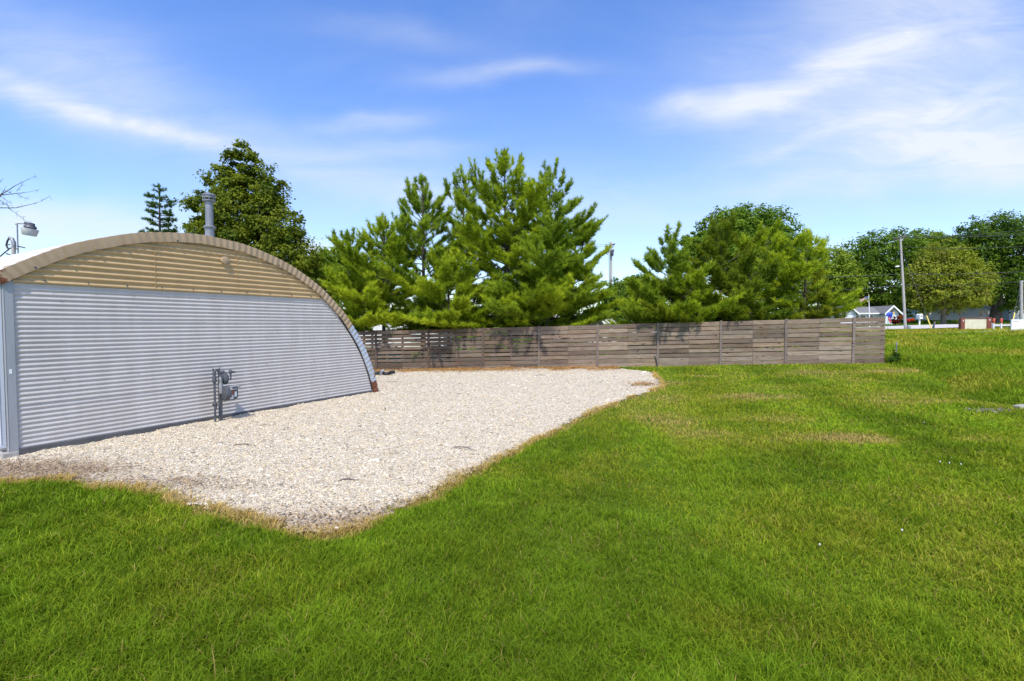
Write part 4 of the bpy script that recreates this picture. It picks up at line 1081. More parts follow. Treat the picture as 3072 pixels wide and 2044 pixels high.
# ------------------------------------------------------------------ bare branches at the left edge
p = P(-150, 972, 13.5)
bt = empty('bare_tree', (p[0], p[1], zg1(p[0], p[1])), 'leafless tree whose thin bare twigs reach in at the left edge', 'tree')
o0 = np.array([p[0], p[1], zg1(p[0], p[1])]); mb = MB()
mb.tube([(0, 0, -.2), (.05, 0, 2), (.1, 0, 4), (.0, .05, 6.4)], [.13, .11, .08, .02], 9)
mb.build('trunk', M['dark_bark'], bt, smooth=True)
rr = random.Random(3); mb = MB()
for pts in ([(-150, 690), (-60, 640), (0, 587), (45, 558), (82, 540), (110, 528)], [(-150, 690), (-60, 620), (0, 586), (50, 581), (90, 576), (118, 569)], [(-150, 740), (-70, 640), (0, 624), (48, 624), (90, 614), (122, 605), (150, 588)], [(-150, 690), (-50, 600), (-10, 560), (10, 535)],
            [(0, 588), (20, 602), (35, 612)], [(24, 625), (48, 640), (70, 658), (82, 668)], [(50, 581), (68, 592), (88, 598)], [(0, 600), (12, 612), (30, 618)], [(-60, 640), (-5, 598), (8, 578), (15, 566)], [(0, 585), (14, 572), (34, 580)], [(0, 612), (18, 614), (26, 622)], [(50, 574), (62, 560), (70, 545)]):
    w = [P(a, b, 13.5 + rr.uniform(-.25, .25)) - o0 for a, b in pts]
    n = len(w); mb.tube([tuple(q) for q in w], [max(.0035, .022 * (1 - i / (n - 1)) ** 1.1) for i in range(n)] if pts[0][0] < -20 else [.006 - .003 * i / n for i in range(n)], 5)
    for i in range(1, n):
        for k in range(3):
            u = rr.random(); q = w[i - 1] * (1 - u) + w[i] * u; e = q + np.array([rr.uniform(-.05, .12), rr.uniform(-.1, .1), rr.uniform(-.12, .12)])
            mb.tube([tuple(q), tuple(e)], [.004, .002], 4)
mb.build('twigs', M['dark_bark'], bt)

# service mast and yard lamp behind the hut ------------------------------------------------
Ym = 12.2
p = P(40, 760, Ym); zb_ = zg1(p[0], p[1]); o0 = np.array([p[0], p[1], zb_])
sm = empty('service_mast', o0, 'weathered service mast with curved black cable behind the left roof', 'mast')
loc = lambda px, py, dy=0: tuple(P(px, py, Ym + dy) - o0)
mb = MB(); mb.tube([(0, 0, -.2), loc(41, 800), loc(41, 740)], .042, 12); mb.build('mast_pipe', M['pole_wood'], sm, smooth=True)
mb = MB(); mb.tube([loc(42, 742), loc(41, 728), loc(36, 717), loc(27, 713)], [.045, .046, .04, .03], 10); mb.build('weather_head', M['galv'], sm, smooth=True)
mb = MB(); mb.tube([loc(28, 714), loc(22, 724), loc(19, 736), loc(23, 745), loc(27, 748)], .02, 8); mb.tube([loc(27, 748), loc(14, 758), loc(-2, 772), loc(-40, 800)], .014, 6)
for (a, b) in (((18, 733), (30, 735)), ((26, 747), (34, 744)), ((38, 745), (56, 748)), ((54, 739), (75, 744)), ((19, 761), (31, 765))):
    mb.tube([loc(*a), loc(*b)], [.018, .014], 6)
mb.tube([loc(31, 765), loc(30, 770)], .012, 6)
mb.build('cable', M['wire'], sm, smooth=True)
p = P(51, 765, Ym); zb_ = zg1(p[0], p[1]); o1 = np.array([p[0], p[1], zb_]); loc = lambda px, py, dy=0: tuple(P(px, py, Ym + dy) - o1)
yl_ = empty('yard_lamp', o1, 'pale yard lamp with milky bowl on a thin grey pole behind the hut', 'lamp')
MB().tube([(0, 0, -.2), loc(51.5, 672)], .014, 8).build('pole', M['galv'], yl_, smooth=True)
MB().tube([loc(46, 673), loc(56, 671), loc(74, 672), loc(84, 676)], .013, 8).build('arm', M['galv'], yl_, smooth=True)
c_ = np.array(loc(91, 680)); mb = MB(); mb.lathe([(.10, -.06), (.13, -.03), (.12, .0), (.085, .035), (.08, .085), (.02, .10)], (0, 0, 0), 20)
mb.lathe([(.04, .03), (.04, .09)], (-.12, 0, 0), 8); mb.lathe([(.03, .0), (.03, .07)], (.08, -.03, 0), 8)
rot = Matrix.Rotation(math.radians(9), 3, 'Y'); mb.v = [tuple(rot @ Vector(v) + Vector(c_)) for v in mb.v]; mb.build('lamp_head', M['meter_grey'], yl_, smooth=True)
mb = MB(); mb.lathe([(.12, -.235), (.137, -.22), (.165, -.08), (.166, -.06), (.1, -.055)], (0, 0, 0), 26); mb.v = [tuple(rot @ Vector(v) + Vector(c_)) for v in mb.v]; mb.build('lamp_bowl', M['lens'], yl_, smooth=True)

# ------------------------------------------------------------------ utility poles and wires
def base_at(px, Y): x = CAM[0] + ray(px, HOR)[0] * Y; return np.array([x, Y, zg1(x, Y)])
b0 = base_at(2718, 51); top = P(2701, 712, 51) - b0
up_ = empty('utility_pole', b0, 'tall grey leaning utility pole with crossarm by the road', 'utility pole')
MB().tube([(0, 0, -.5), tuple(top * .5), tuple(top)], [.135, .115, .09], 12).build('pole', M['pole_wood'], up_, smooth=True)
ca0, ca1 = P(2682, 719, 50.4) - b0, P(2720, 710, 51.5) - b0
mb = MB(); d = Vector(ca1 - ca0); mb.tube([tuple(ca0), tuple(ca1)], .07, 4); mb.build('crossarm', M['dark_bark'], up_)
for f in (.06, .35, .8, .96):
    q = ca0 * (1 - f) + ca1 * f; MB().lathe([(.05, .04), (.07, .1), (.05, .16), (.06, .2), (.02, .24)], tuple(q), 8).build('insulator', M['insulator'], up_, smooth=True)
mb = MB(); mb.tube([tuple(P(2692, 716, 50.7) - b0), tuple(P(2702, 727, 51) - b0)], .03, 5); mb.tube([tuple(P(2712, 712, 51.2) - b0), tuple(P(2702, 727, 51) - b0)], .03, 5); mb.build('arm_brace', M['galv'], up_)
sl_ = MB(); a = P(2705, 800, 51) - b0; e = P(2692, 799, 50.6) - b0; sl_.tube([tuple(a), tuple((a + e) / 2 + np.array([0, 0, .1])), tuple(e)], .03, 6); so = sl_.build('street_lamp_arm', M['galv'], up_)
mb = MB(); mb.lathe([(.05, .06), (.16, .02), (.2, -.06), (.12, -.12)], tuple(e), 12); mb.build('lamp_head', M['white'], so, smooth=True)

b1 = base_at(1834, 46); top1 = P(1833, 728, 46) - b1
up2 = empty('utility_pole', b1, 'distant thin utility pole with offset arm between the two pine groups', 'utility pole')
MB().tube([(0, 0, -.5), tuple(top1)], [.16, .11], 10).build('pole', M['pole_wood'], up2, smooth=True)
mb = MB(); mb.tube([tuple(P(1830, 737, 46) - b1), tuple(P(1845, 732, 46) - b1)], .06, 4); mb.tube([tuple(P(1836, 745, 46) - b1), tuple(P(1843, 734, 46) - b1)], .03, 5); mb.build('crossarm', M['dark_bark'], up2)
MB().lathe([(.12, 0), (.16, .05), (.16, .5), (.1, .56)], tuple(P(1836, 768, 45.7) - b1), 12).build('transformer', M['meter_grey'], up2, smooth=True)
mb = MB(); mb.tube([tuple(P(1820, 764, 46) - b1), tuple(P(1840, 757, 46) - b1)], .05, 6)
for px, py in ((1820, 760), (1826, 757), (1840, 754), (1828, 742)): mb.lathe([(.06, -.05), (.09, 0), (.09, .12), (.04, .2)], tuple(P(px, py, 46) - b1), 8)
mb.build('switch_gear', M['insulator'], up2, smooth=True)
MB().tube([tuple(P(1827, 765, 45.8) - b1), tuple(P(1828, 860, 45.8) - b1), tuple(P(1829, 960, 45.8) - b1)], .03, 6).build('conduit', M['galv'], up2)

b2 = base_at(3066, 45); top2 = P(3064, 842, 45) - b2
up3 = empty('utility_pole', b2, 'short grey pole at the right edge behind the white board', 'utility pole')
MB().tube([(0, 0, -.5), tuple(top2)], [.13, .11], 12).build('pole', M['pole_wood'], up3, smooth=True)
MB().lathe([(.125, 0), (.13, .03), (.13, .12), (.125, .15)], tuple(P(3065, 905, 45) - b2), 12).build('pole_band', M['galv'], up3, smooth=True)

def wire(a, b, sag, label, r=.016):
    a, b = np.array(a), np.array(b); pts = []
    for i in range(25):
        u = i / 24; q = a * (1 - u) + b * u; pts.append((q[0], q[1], q[2] - sag * 4 * u * (1 - u)))
    o = MB().tube(pts, r, 5).build('power_line', M['wire'], smooth=True); return tag(o, label, 'cable', 'overhead cables by the road')
RX = 3400
wire(P(2684, 716, 50.4), P(RX, 640, 44), .5, 'topmost overhead cable running right from the left crossarm end')
wire(P(2702, 712, 51), P(RX, 655, 46), .6, 'second overhead cable running right from the crossarm middle')
wire(P(2718, 708, 51.5), P(RX, 668, 48), .6, 'lowest of the three overhead cables leaving the crossarm to the right')
wire(P(2703, 740, 51), P(RX, 700, 47), .7, 'overhead cable tied to the pole just under the crossarm', .02)
wire(P(2707, 822, 51), P(RX, 790, 47), .35, 'thick overhead cable crossing the dark tree below the street lamp', .026)
wire(P(2710, 855, 51), P(3064, 845, 45), .2, 'cable stretched from the leaning pole to the short pole top', .022)
wire(P(2707, 822, 51), P(1600, 838, 66), .5, 'cable running left from the leaning pole at street lamp height', .024)
wire(P(2710, 858, 51), P(1600, 905, 66), .3, 'lowest cable running left from the leaning pole over the garage', .024)
for i, (py) in enumerate((728, 734, 748)):
    wire(P(1834, py + 4, 46), P(1500, py - 2, 50), .25, ['top', 'middle', 'bottom'][i] + ' thin cable left of the distant pole between pines', .012)

def guy(pa, pb, label, frac):
    pa, pb = np.array(pa), np.array(pb); t = empty('guy_wire', pb, label, 'guy wire', 0, 'guy wires with yellow guards')
    q = pa - pb; MB().tube([(0, 0, 0), tuple(q)], .012, 5).build('cable', M['wire'], t)
    MB().tube([tuple(q * .01), tuple(q * frac)], .045, 8).build('yellow_guard', M['yellow'], t)
g0 = base_at(2797, 45); guy(P(2709, 760, 51), g0, 'long guy wire with yellow guard slanting down from the leaning pole', .17)
g1 = base_at(3034, 43.5); guy(P(3062, 850, 45), g1, 'left guy wire with tall yellow guard by the short pole', .36)
g2 = base_at(3041, 44); guy(P(3063, 870, 45), g2, 'right guy wire with shorter yellow guard by the short pole', .25)

# ------------------------------------------------------------------ roadside sign, posts, board
def sz(Y): return Y / F
Ys = 40.0; k = sz(Ys); b = base_at(2925, Ys)
sg = empty('roadside_sign', b, 'low red brown framed sign with blank cream ribbed panel on the grass', 'sign', -.10)
hb = b[2]; zt = 1.75 + (HOR - 953) * k - hb; W = 42 * k
mb = MB(); mb.box(-W + 11 * k, W - 12 * k, -.05, .05, 6 * k, zt - 3 * k)
for i in range(17):
    x = -W + 12 * k + (2 * W - 25 * k) * i / 16; mb.box(x - .012, x + .012, -.062, -.0505, 6.3 * k, zt - 3.2 * k)
mb.build('panel', M['cream'], sg)
mb = MB(); mb.box(-W, -W + 11 * k, -.14, .14, -.2, zt - 1 * k); mb.build('side_post', M['brown_sign'], sg, bevel=.02)
mb = MB(); mb.box(W - 12.5 * k, W, -.14, .14, -.2, zt + .5 * k); mb.build('side_post', M['brown_sign'], sg, bevel=.02)
mb = MB(); mb.box(-W + 11 * k, -W + 20 * k, -.13, .13, -.2, 6 * k - .003); mb.box(W - 17 * k, W - 12.5 * k, -.13, .13, -.2, 6 * k - .003); mb.build('base_block', M['brown_sign'], sg)
MB().box(-W + 10 * k, W - 11 * k, -.11, .11, zt - 3 * k + .003, zt - .5 * k).build('top_rail', M['brown_sign'], sg)
mb = MB(); mb.box(-W + 5 * k, -W + 7.2 * k, -.146, -.1405, zt - 12 * k, zt - 9 * k); mb.box(-W + 4.6 * k, -W + 7.6 * k, -.146, -.1405, zt - 8.4 * k, zt - 7.4 * k)
mb.box(W - 7.5 * k, W - 4.8 * k, -.146, -.1405, zt - 9 * k, zt - 5.5 * k); mb.build('white_mark', M['white'], sg)
for i, (px, lab) in enumerate(((2981, 'red topped white marker post nearest the brown sign'), (3004, 'red topped white marker post nearest the white board'))):
    b = base_at(px, 40); t = empty('marker_post', b, lab, 'marker post', 0, 'red topped marker posts')
    MB().lathe([(.055, -.3), (.055, .63), (.05, .66)], (0, 0, 0), 12).build('post', M['white'], t, smooth=True)
    mb = MB(); mb.lathe([(.075, .66), (.08, .68), (.08, 1.0), (.05, 1.05), (.01, 1.06)], (0, 0, 0), 12); mb.build('red_cap', M['orange_red'], t, smooth=True)
b = base_at(2878, 40.3); t = empty('leaning_stake', b, 'slim white stake leaning against the left of the brown sign', 'stake')
MB().tube([(0, 0, -.1), (.10, 0, .65)], .035, 8).build('stake_rod', M['white'], t); MB().lathe([(.04, .62), (.045, .65), (.02, .70)], (.1, 0, 0), 8).build('cap', M['meter_light'], t)
b = base_at(2971, 46); t = empty('utility_pedestal', b, 'grey utility pedestal standing between brown sign and marker post', 'pedestal')
MB().box(-.13, .13, -.13, .13, -.2, .55).build('housing', M['meter_light'], t, bevel=.03); MB().lathe([(.16, .55), (.16, .6), (.05, .66)], (0, 0, 0), 12).build('lid', M['white'], t, smooth=True)
b = base_at(2727, 50.5); t = empty('utility_pedestal', b, 'small pale pedestal leaning at the foot of the tall utility pole', 'pedestal')
MB().prism([(-.2, -.1), (.22, -.1), (.08, .42), (-.12, .42)], -.14, .14).build('housing', M['meter_light'], t, bevel=.03); MB().box(-.13, .09, -.15, .15, .423, .46).build('lid', M['white'], t)
b = base_at(2800, 45); t = empty('anchor_post', b, 'stubby blue grey post with tan cap where the long guy wire lands', 'post')
MB().tube([(0, 0, -.1), (.02, 0, .35), (.10, 0, .62)], [.07, .085, .06], 8).build('post', M['meter_grey'], t, smooth=True); MB().tube([(.10, 0, .62), (.14, 0, .84)], [.08, .06], 8).build('cap', M['stump'], t, smooth=True)
Yb = 38; k = sz(Yb); b = base_at(3075, Yb)
wb = empty('white_board', b, 'blank white board with faint dark lettering cut off by the right edge', 'sign board', -.05)
zt = 1.75 + (HOR - 959) * k - b[2]
MB().box(-40 * k, 40 * k, -.05, .05, .08, zt).build('board', M['white'], wb, bevel=.015)
mb = MB(); mb.box(-36 * k, 36 * k, .055, .13, -.2, .3); mb.build('foot', M['meter_light'], wb)
mb = MB()
for i in range(9):
    mb.box(-36.5 * k + i * 1.9 * k, -35.2 * k + i * 1.9 * k, -.056, -.0505, zt - 6.4 * k - (.4 if i % 3 else 0) * k, zt - 5.3 * k)
mb.box(-37.5 * k, -36 * k, -.056, -.0505, zt - 4 * k, zt - 2.6 * k)
mb.build('lettering', M['meter_grey'], wb)

# ------------------------------------------------------------------ garage, house, flag, banner
Yg = 74.0; k = sz(Yg); b = base_at(2594, Yg)
ga = empty('garage', b, 'low pale garage with grey shingle roof and white trimmed gables beyond the fence', 'garage', -.12)
X_ = lambda px: (px - 2594) * k
Z_ = lambda py: 1.75 + (HOR - py) * k - b[2]
ev, rg = Z_(940), Z_(918.5)
mb = MB(); mb.box(X_(2519), X_(2673), .2, 7, -.3, ev - .02); mb.build('wall', M['shade_white'], ga)
mb = MB(); mb.add([(X_(2530), -.25, ev), (X_(2665), -.25, ev), (X_(2652), 3.4, rg), (X_(2535), 3.4, rg), (X_(2530), -.25, ev - .12), (X_(2665), -.25, ev - .12), (X_(2665), 7.2, ev), (X_(2530), 7.2, ev)],
                  [(0, 1, 2, 3), (3, 2, 6, 7), (0, 4, 5, 1)]); mb.build('roof', M['shingle'], ga)
for (xa, xm, xb, nm) in ((2509, 2535, 2562, 'l'), (2630, 2653, 2678, 'r')):
    mb = MB(); mb.prism([(X_(xa) + .25, ev - .1), (X_(xb) - .25, ev - .1), (X_(xm), rg - .2)], -1.3, -1.2); mb.box(X_(xa) + .3, X_(xb) - .3, -1.2, .19, -.3, ev - .13); mb.build('gable_wall', M['shade_white'], ga)
    mb = MB()
    for (p0, p1) in (((X_(xa), ev - .12), (X_(xm), rg + .02)), ((X_(xm), rg + .02), (X_(xb), ev - .12))):
        mb.add([(p0[0], -1.6, p0[1]), (p1[0], -1.6, p1[1]), (p1[0], 3.4, p1[1] + .0), (p0[0], 3.4, p0[1]), (p0[0], -1.6, p0[1] - .1), (p1[0], -1.6, p1[1] - .1), (p1[0], 3.4, p1[1] - .1), (p0[0], 3.4, p0[1] - .1)], [(0, 1, 2, 3), (7, 6, 5, 4), (0, 4, 5, 1), (3, 2, 6, 7)])
    mb.build('gable_roof', M['shingle'], ga)
    mb = MB()
    for (p0, p1) in (((X_(xa), ev - .12), (X_(xm), rg + .02)), ((X_(xm), rg + .02), (X_(xb), ev - .12))):
        mb.add([(p0[0], -1.7, p0[1] + .03), (p1[0], -1.7, p1[1] + .03), (p1[0], -1.605, p1[1] + .03), (p0[0], -1.605, p0[1] + .03), (p0[0], -1.7, p0[1] - .24), (p1[0], -1.7, p1[1] - .24), (p1[0], -1.605, p1[1] - .24), (p0[0], -1.605, p0[1] - .24)], [(0, 1, 2, 3), (7, 6, 5, 4), (0, 4, 5, 1), (3, 2, 6, 7), (0, 3, 7, 4), (1, 5, 6, 2)])
    mb.build('fascia', M['white'], ga)
    MB().box(X_(xm) - .22, X_(xm) + .22, -1.36, -1.302, ev + .12, ev + .5).build('louvre_vent', M['glass_dark'], ga)
MB().box(X_(2562), X_(2630), -.36, -.255, ev - .16, ev + .03).build('fascia', M['white'], ga)
for px in (2572, 2590, 2612):
    w = MB().box(X_(px) - .4, X_(px) + .4, .13, .198, ev - 1.3, ev - .35).build('window', M['white'], ga); MB().box(X_(px) - .33, X_(px) + .33, .11, .128, ev - 1.23, ev - .42).build('pane', M['glass_dark'], w)

b = base_at(2610, 52); t = empty('flagpole', b, 'white flagpole flying a stars and stripes flag in front of the garage', 'flagpole')
k = sz(52); zt = 1.75 + (HOR - 887) * k - b[2]
MB().tube([(0, 0, -.3), (-.1, 0, zt * .5), (-6 * k, 0, zt)], [.05, .04, .03], 8).build('pole', M['white'], t, smooth=True)
MB().lathe([(.01, -.05), (.06, 0), (.01, .06)], (-6 * k, 0, zt + .04), 8).build('finial', M['yellow'], t, smooth=True)
def flag_mat():
    m, nt, N, L, bs = nodes_of('striped_flag_cloth')
    uv = N.new('ShaderNodeAttribute'); uv.attribute_name = 'tint'; L.new(uv.outputs['Color'], bs.inputs['Base Color']); bs.inputs['Roughness'].default_value = .8
    return m
fl = MB(); FW_, FH = 24 * k, 15.5 * k; nx, nz = 26, 26
def fp(u, v): return (-6 * k - .04 - FW_ * u, .12 * math.sin(u * 7) * u ** .5, zt - .12 - FH * v - .14 * u * u - .25 * FH * u + .05 * math.sin(u * 6))
for i in range(nx):
    for j in range(nz):
        u0, u1, v0, v1 = i / nx, (i + 1) / nx, j / nz, (j + 1) / nz
        if u0 < .40 and v0 < .535:
            col = (.02, .03, .16)
            if (i + j) % 4 == 0 and i % 2 == 0: col = (.55, .55, .6)
        else: col = (.42, .02, .03) if int(v0 * 13) % 2 == 0 else (.75, .73, .7)
        fl.ct = col; fl.add([fp(u0, v0), fp(u1, v0), fp(u1, v1), fp(u0, v1)], [(0, 1, 2, 3)])
fl.build('flag', flag_mat(), t, tint=True)

b = base_at(2664, 43.5); k = sz(43.5); t = empty('banner_pole', b, 'thin pole with blue, red and yellow cloth streamers at the fence end', 'banner')
MB().tube([(0, 0, -.2), (0, 0, 1.75 + (HOR - 938) * k - b[2])], .02, 6).build('pole', M['galv'], t)
def streamer(nm, pts, m_, th=.02):
    mb = MB(); mb.prism([((a - 2664) * k, 1.75 + (HOR - c) * k - b[2]) for a, c in pts], -.1, -.1 + th); 
    mb.v = [(x, y + .06 * math.sin(x * 9 + z * 5), z) for x, y, z in mb.v]; return mb.build(nm, M[m_], t)
streamer('blue_streamer', [(2656, 940), (2664, 938), (2674, 939), (2673, 947), (2669, 953), (2660, 951), (2655, 947)], 'blue')
streamer('white_streamer', [(2660, 942), (2670, 941), (2668, 944), (2662, 945)], 'white', .05)
streamer('yellow_streamer', [(2674, 938), (2679, 936), (2681, 943), (2676, 943)], 'yellow')
streamer('red_streamer', [(2662, 951), (2669, 952), (2671, 962), (2668, 969), (2664, 966), (2661, 958)], 'red')
streamer('white_streamer', [(2662, 955), (2669, 957), (2668, 959), (2662, 957)], 'white', .05)
streamer('blue_streamer', [(2669, 953), (2673, 948), (2672, 957), (2671, 960)], 'blue', .03)

def bush(px, py, Y, rx, ry, cd_, cl_, label, seed, cat='bush', name='garden_bush'):
    b = base_at(px, Y); c = P(px, py, Y) - b; k = sz(Y); t = empty(name, b, label, cat)
    V, q, T = crown_leaves([(c, np.array([rx * k, rx * k, ry * k])), (c - np.array([0, 0, ry * k * .5]), np.array([rx * k * 1.05, rx * k, ry * k * .6]))], 60, 16, .09, cd_, cl_, seed, .4); np_obj('foliage', V, q, M['leaf'], t, tint=T)
    MB().tube([(0, 0, -.2), tuple(c)], [.07, .03], 6).build('stem', M['dark_bark'], t)
bush(2686, 960, 66, 10, 11, (.03, .004, .005), (.085, .010, .011), 'round dark maroon bush between the banner and the utility pole', 61)
bush(2701, 952, 67, 5, 6, (.10, .03, .01), (.22, .08, .02), 'small orange red shrub touching the maroon bush', 62)
bush(2736, 959, 70, 5, 3, (.2, .03, .01), (.42, .10, .025), 'orange flowering clump right of the tall utility pole', 63, 'flowers', 'flower_clump')
bush(2726, 961, 70, 3.5, 3, (.2, .02, .03), (.4, .05, .06), 'pink red flowering clump just right of the tall pole', 64, 'flowers', 'flower_clump')
for i, px in enumerate((2705, 2745, 2790, 2850, 2870)):
    bush(px, 967, 78, 16, 7, (.03, .06, .01), (.09, .15, .02), ['low green shrub left of the tall pole beyond the road', 'low green shrub under the flowering clumps', 'low green shrub by the house corner', 'low green shrub right of the pale tree trunk', 'rightmost low shrub below the middle house window'][i], 65 + i)

Yh = 90.0; k = sz(Yh); b = base_at(2890, Yh)
ho = empty('white_house', b, 'long white sided house in deep shade under the big trees', 'house', -.08)
X_ = lambda px: (px - 2890) * k
Z_ = lambda py: 1.75 + (HOR - py) * k - b[2]
we = Z_(924)
mb = MB(); mb.box(X_(2762), X_(2990), 0, 8, -.4, we)
z = .2
while z < we - .1:
    mb.box(X_(2762), X_(2990), -.022, -.003, z, z + .17); z += .2
mb.build('wall', M['shade_white'], ho)
mb = MB(); mb.prism([(-.5, we), (8.5, we), (4, we + 2.2)], X_(2757), X_(2994), 'x'); mb.build('roof', M['dark_shingle'], ho)
for px, wdt in ((2788, 9), (2843, 9), (2878, 7), (2938, 12), (2953, 7)):
    w = MB().box(X_(px) - wdt * k / 2 - .1, X_(px) + wdt * k / 2 + .1, -.06, -.024, Z_(948), Z_(931)).build('window', M['white'], ho)
    MB().box(X_(px) - wdt * k / 2, X_(px) + wdt * k / 2, -.075, -.062, Z_(947), Z_(932)).build('pane', M['glass_dark'], w)
pz0, pz1, pr_ = -.3, Z_(921), Z_(903)
mb = MB(); mb.prism([(X_(2986), pz0), (X_(3026), pz0), (X_(3026), pz1), (X_(3006), pr_), (X_(2986), pz1)], -2.2, -.03); pw = mb.build('porch', M['shade_white'], ho)
mb = MB()
for (p0, p1) in (((X_(2980), pz1 - .2), (X_(3006), pr_ + .08)), ((X_(3006), pr_ + .08), (X_(3034), pz1 - .2))):
    mb.add([(p0[0], -2.7, p0[1]), (p1[0], -2.7, p1[1]), (p1[0], 3, p1[1]), (p0[0], 3, p0[1]), (p0[0], -2.7, p0[1] - .18), (p1[0], -2.7, p1[1] - .18), (p1[0], 3, p1[1] - .18), (p0[0], 3, p0[1] - .18)], [(0, 1, 2, 3), (7, 6, 5, 4), (0, 4, 5, 1), (3, 2, 6, 7)])
mb.build('porch_roof', M['dark_shingle'], pw)
dr = MB().box(X_(2997), X_(3009), -2.26, -2.203, -.2, Z_(924)).build('door', M['white'], pw); MB().box(X_(2999), X_(3007), -2.28, -2.262, Z_(942), Z_(926)).build('pane', M['glass_dark'], dr)
for px in (2993, 3014):
    MB().box(X_(px) - .12, X_(px) + .12, -2.6, -2.4, -.3, pz1 - .05).build('porch_post', M['white'], pw)
b = base_at(2758, 66); k = sz(66); t = empty('white_mailbox', b, 'white box on a post right of the flower clumps', 'mailbox')
MB().box(-.07, .07, -.07, .07, -.2, (HOR - 957) * k + 1.75 - b[2]).build('post', M['white'], t)
z0 = 1.75 + (HOR - 957) * k - b[2]; MB().prism([(-.22, z0), (.22, z0), (.22, z0 + .55), (.1, z0 + .7), (-.1, z0 + .7), (-.22, z0 + .55)], -.3, .3).build('box', M['white'], t, bevel=.02)
MB().box(-.15, .15, -.312, -.303, z0 + .2, z0 + .5).build('door', M['meter_light'], t)

# ------------------------------------------------------------------ things behind the fence
b = np.array([-8.0, 31.0, zg1(-8.0, 31.0)])
tr = empty('white_trailer', b, 'long white box trailer half hidden behind the left end of the fence', 'trailer', -.13)
mb = MB(); mb.prism(rounded(-4.2, 3.6, .36, 2.72, .12, 4), 0, 2.4); bd_ = mb.build('body', M['white'], tr, smooth=True)
mb = MB(); mb.box(-4.05, 3.45, -.03, -.002, .50, .58); mb.box(-4.05, 3.45, -.03, -.002, 2.50, 2.56); mb.build('side_rail', M['meter_light'], tr)
for x in (-.7, .2):
    w = MB().lathe([(.12, -.06), (.33, -.05), (.34, .0), (.34, .12), (.3, .15)], (x, .02, .34), 20, 'y').build('wheel', M['tyre'], tr, smooth=True); MB().lathe([(.03, -.09), (.17, -.08), (.18, -.06)], (x, .02, .34), 14, 'y').build('rim', M['meter_light'], w, smooth=True)
MB().tube([(3.6, 1.2, .5), (4.4, 1.2, .5)], .06, 8).build('tow_bar', M['meter_dark'], tr)
dr = MB().box(1.4, 2.1, -.035, -.003, .75, 2.3).build('door', M['shade_white'], tr); MB().box(1.5, 1.56, -.06, -.036, 1.5, 1.7).build('handle', M['meter_dark'], dr)
# teal tubs
for i, (px, Y_, lab) in enumerate(((1170, 23.6, 'longer teal plastic tub glimpsed through the fence gaps near the hut'), (1330, 23.3, 'shorter teal plastic tub glimpsed through the gaps right of the third post'))):
    b = base_at(px, Y_); t = empty('plastic_tub', b, lab, 'tub', -.1, 'teal tubs behind the fence')
    w = .95 - .3 * i; mb = MB(); mb.add([(-w + .1, -.3, 0), (w - .1, -.3, 0), (w - .1, .3, 0), (-w + .1, .3, 0), (-w, -.38, .55), (w, -.38, .55), (w, .38, .55), (-w, .38, .55)], [(0, 1, 2, 3), (0, 1, 5, 4), (1, 2, 6, 5), (2, 3, 7, 6), (3, 0, 4, 7)])
    mb.build('tub_body', M['teal'], t); mb = MB(); mb.box(-w - .04, w + .04, -.42, .42, .553, .6); mb.build('lid', M['shade_white'], t, bevel=.02)
# white van
b = base_at(1745, 28.5); va = empty('white_van', b, 'white van parked behind the middle of the fence under the pines', 'van', -.12)
side = [(-2.3, .35), (2.3, .35), (2.35, .9), (2.2, 1.15), (1.55, 1.35), (1.0, 2.05), (.7, 2.15), (-2.2, 2.15), (-2.32, 1.9)]
MB().prism(side, 0, 1.85).build('body', M['white'], va, bevel=.05)
MB().prism([(1.48, 1.36), (1.02, 1.95), (.35, 1.95), (.35, 1.36)], -.012, -.001).build('side_window', M['glass_dark'], va)
MB().add([(2.12, .15, 1.2), (2.12, 1.7, 1.2), (1.08, 1.6, 2.06), (1.08, .25, 2.06)], [(0, 1, 2, 3)]).build('windscreen', M['glass_dark'], va)
for x in (-1.5, 1.5):
    w = MB().lathe([(.14, -.05), (.31, -.04), (.33, .0), (.33, .16), (.3, .2)], (x, 0, .33), 20, 'y').build('wheel', M['tyre'], va, smooth=True); MB().lathe([(.03, -.075), (.18, -.068), (.19, -.05)], (x, 0, .33), 14, 'y').build('rim', M['meter_light'], w, smooth=True)
MB().box(2.3, 2.37, .1, .4, .75, .9).build('headlight', M['meter_light'], va); MB().box(2.3, 2.37, 1.45, 1.75, .75, .9).build('headlight', M['meter_light'], va)
MB().box(.3, .34, -.03, -.002, 1.15, 1.2).build('door_handle', M['meter_dark'], va)

# small white clover / seed heads in the lawn
first = None
for px, py in ((2820, 1398), (2848, 1401), (2855, 1388), (2882, 1404), (2705, 1612), (2458, 1656), (2772, 1276)):
    p = Gd(px, py)
    if first is None:
        first = empty('white_flower', (0, 0, 0), 'tiny white flower head standing in the mown lawn', 'flower', 0, 'white flowers in the lawn')
        mb = MB(); mb.tube([(0, 0, 0), (.004, .002, .055)], .0015, 4); s1 = mb.build('stem', M['stump'], first)
        mb = MB(); mb.lathe([(.002, .05), (.013, .056), (.016, .066), (.011, .076), (.002, .08)], (.004, .002, 0), 10); s2 = mb.build('flower_head', M['white'], first, smooth=True)
        o = first
    else:
        o = first.copy(); COL.objects.link(o)
        for ch in (s1, s2):
            c_ = ch.copy(); COL.objects.link(c_); c_.parent = o
    o.location = (p[0], p[1], zg1(p[0], p[1])); o.scale = (.42, .42, .7)

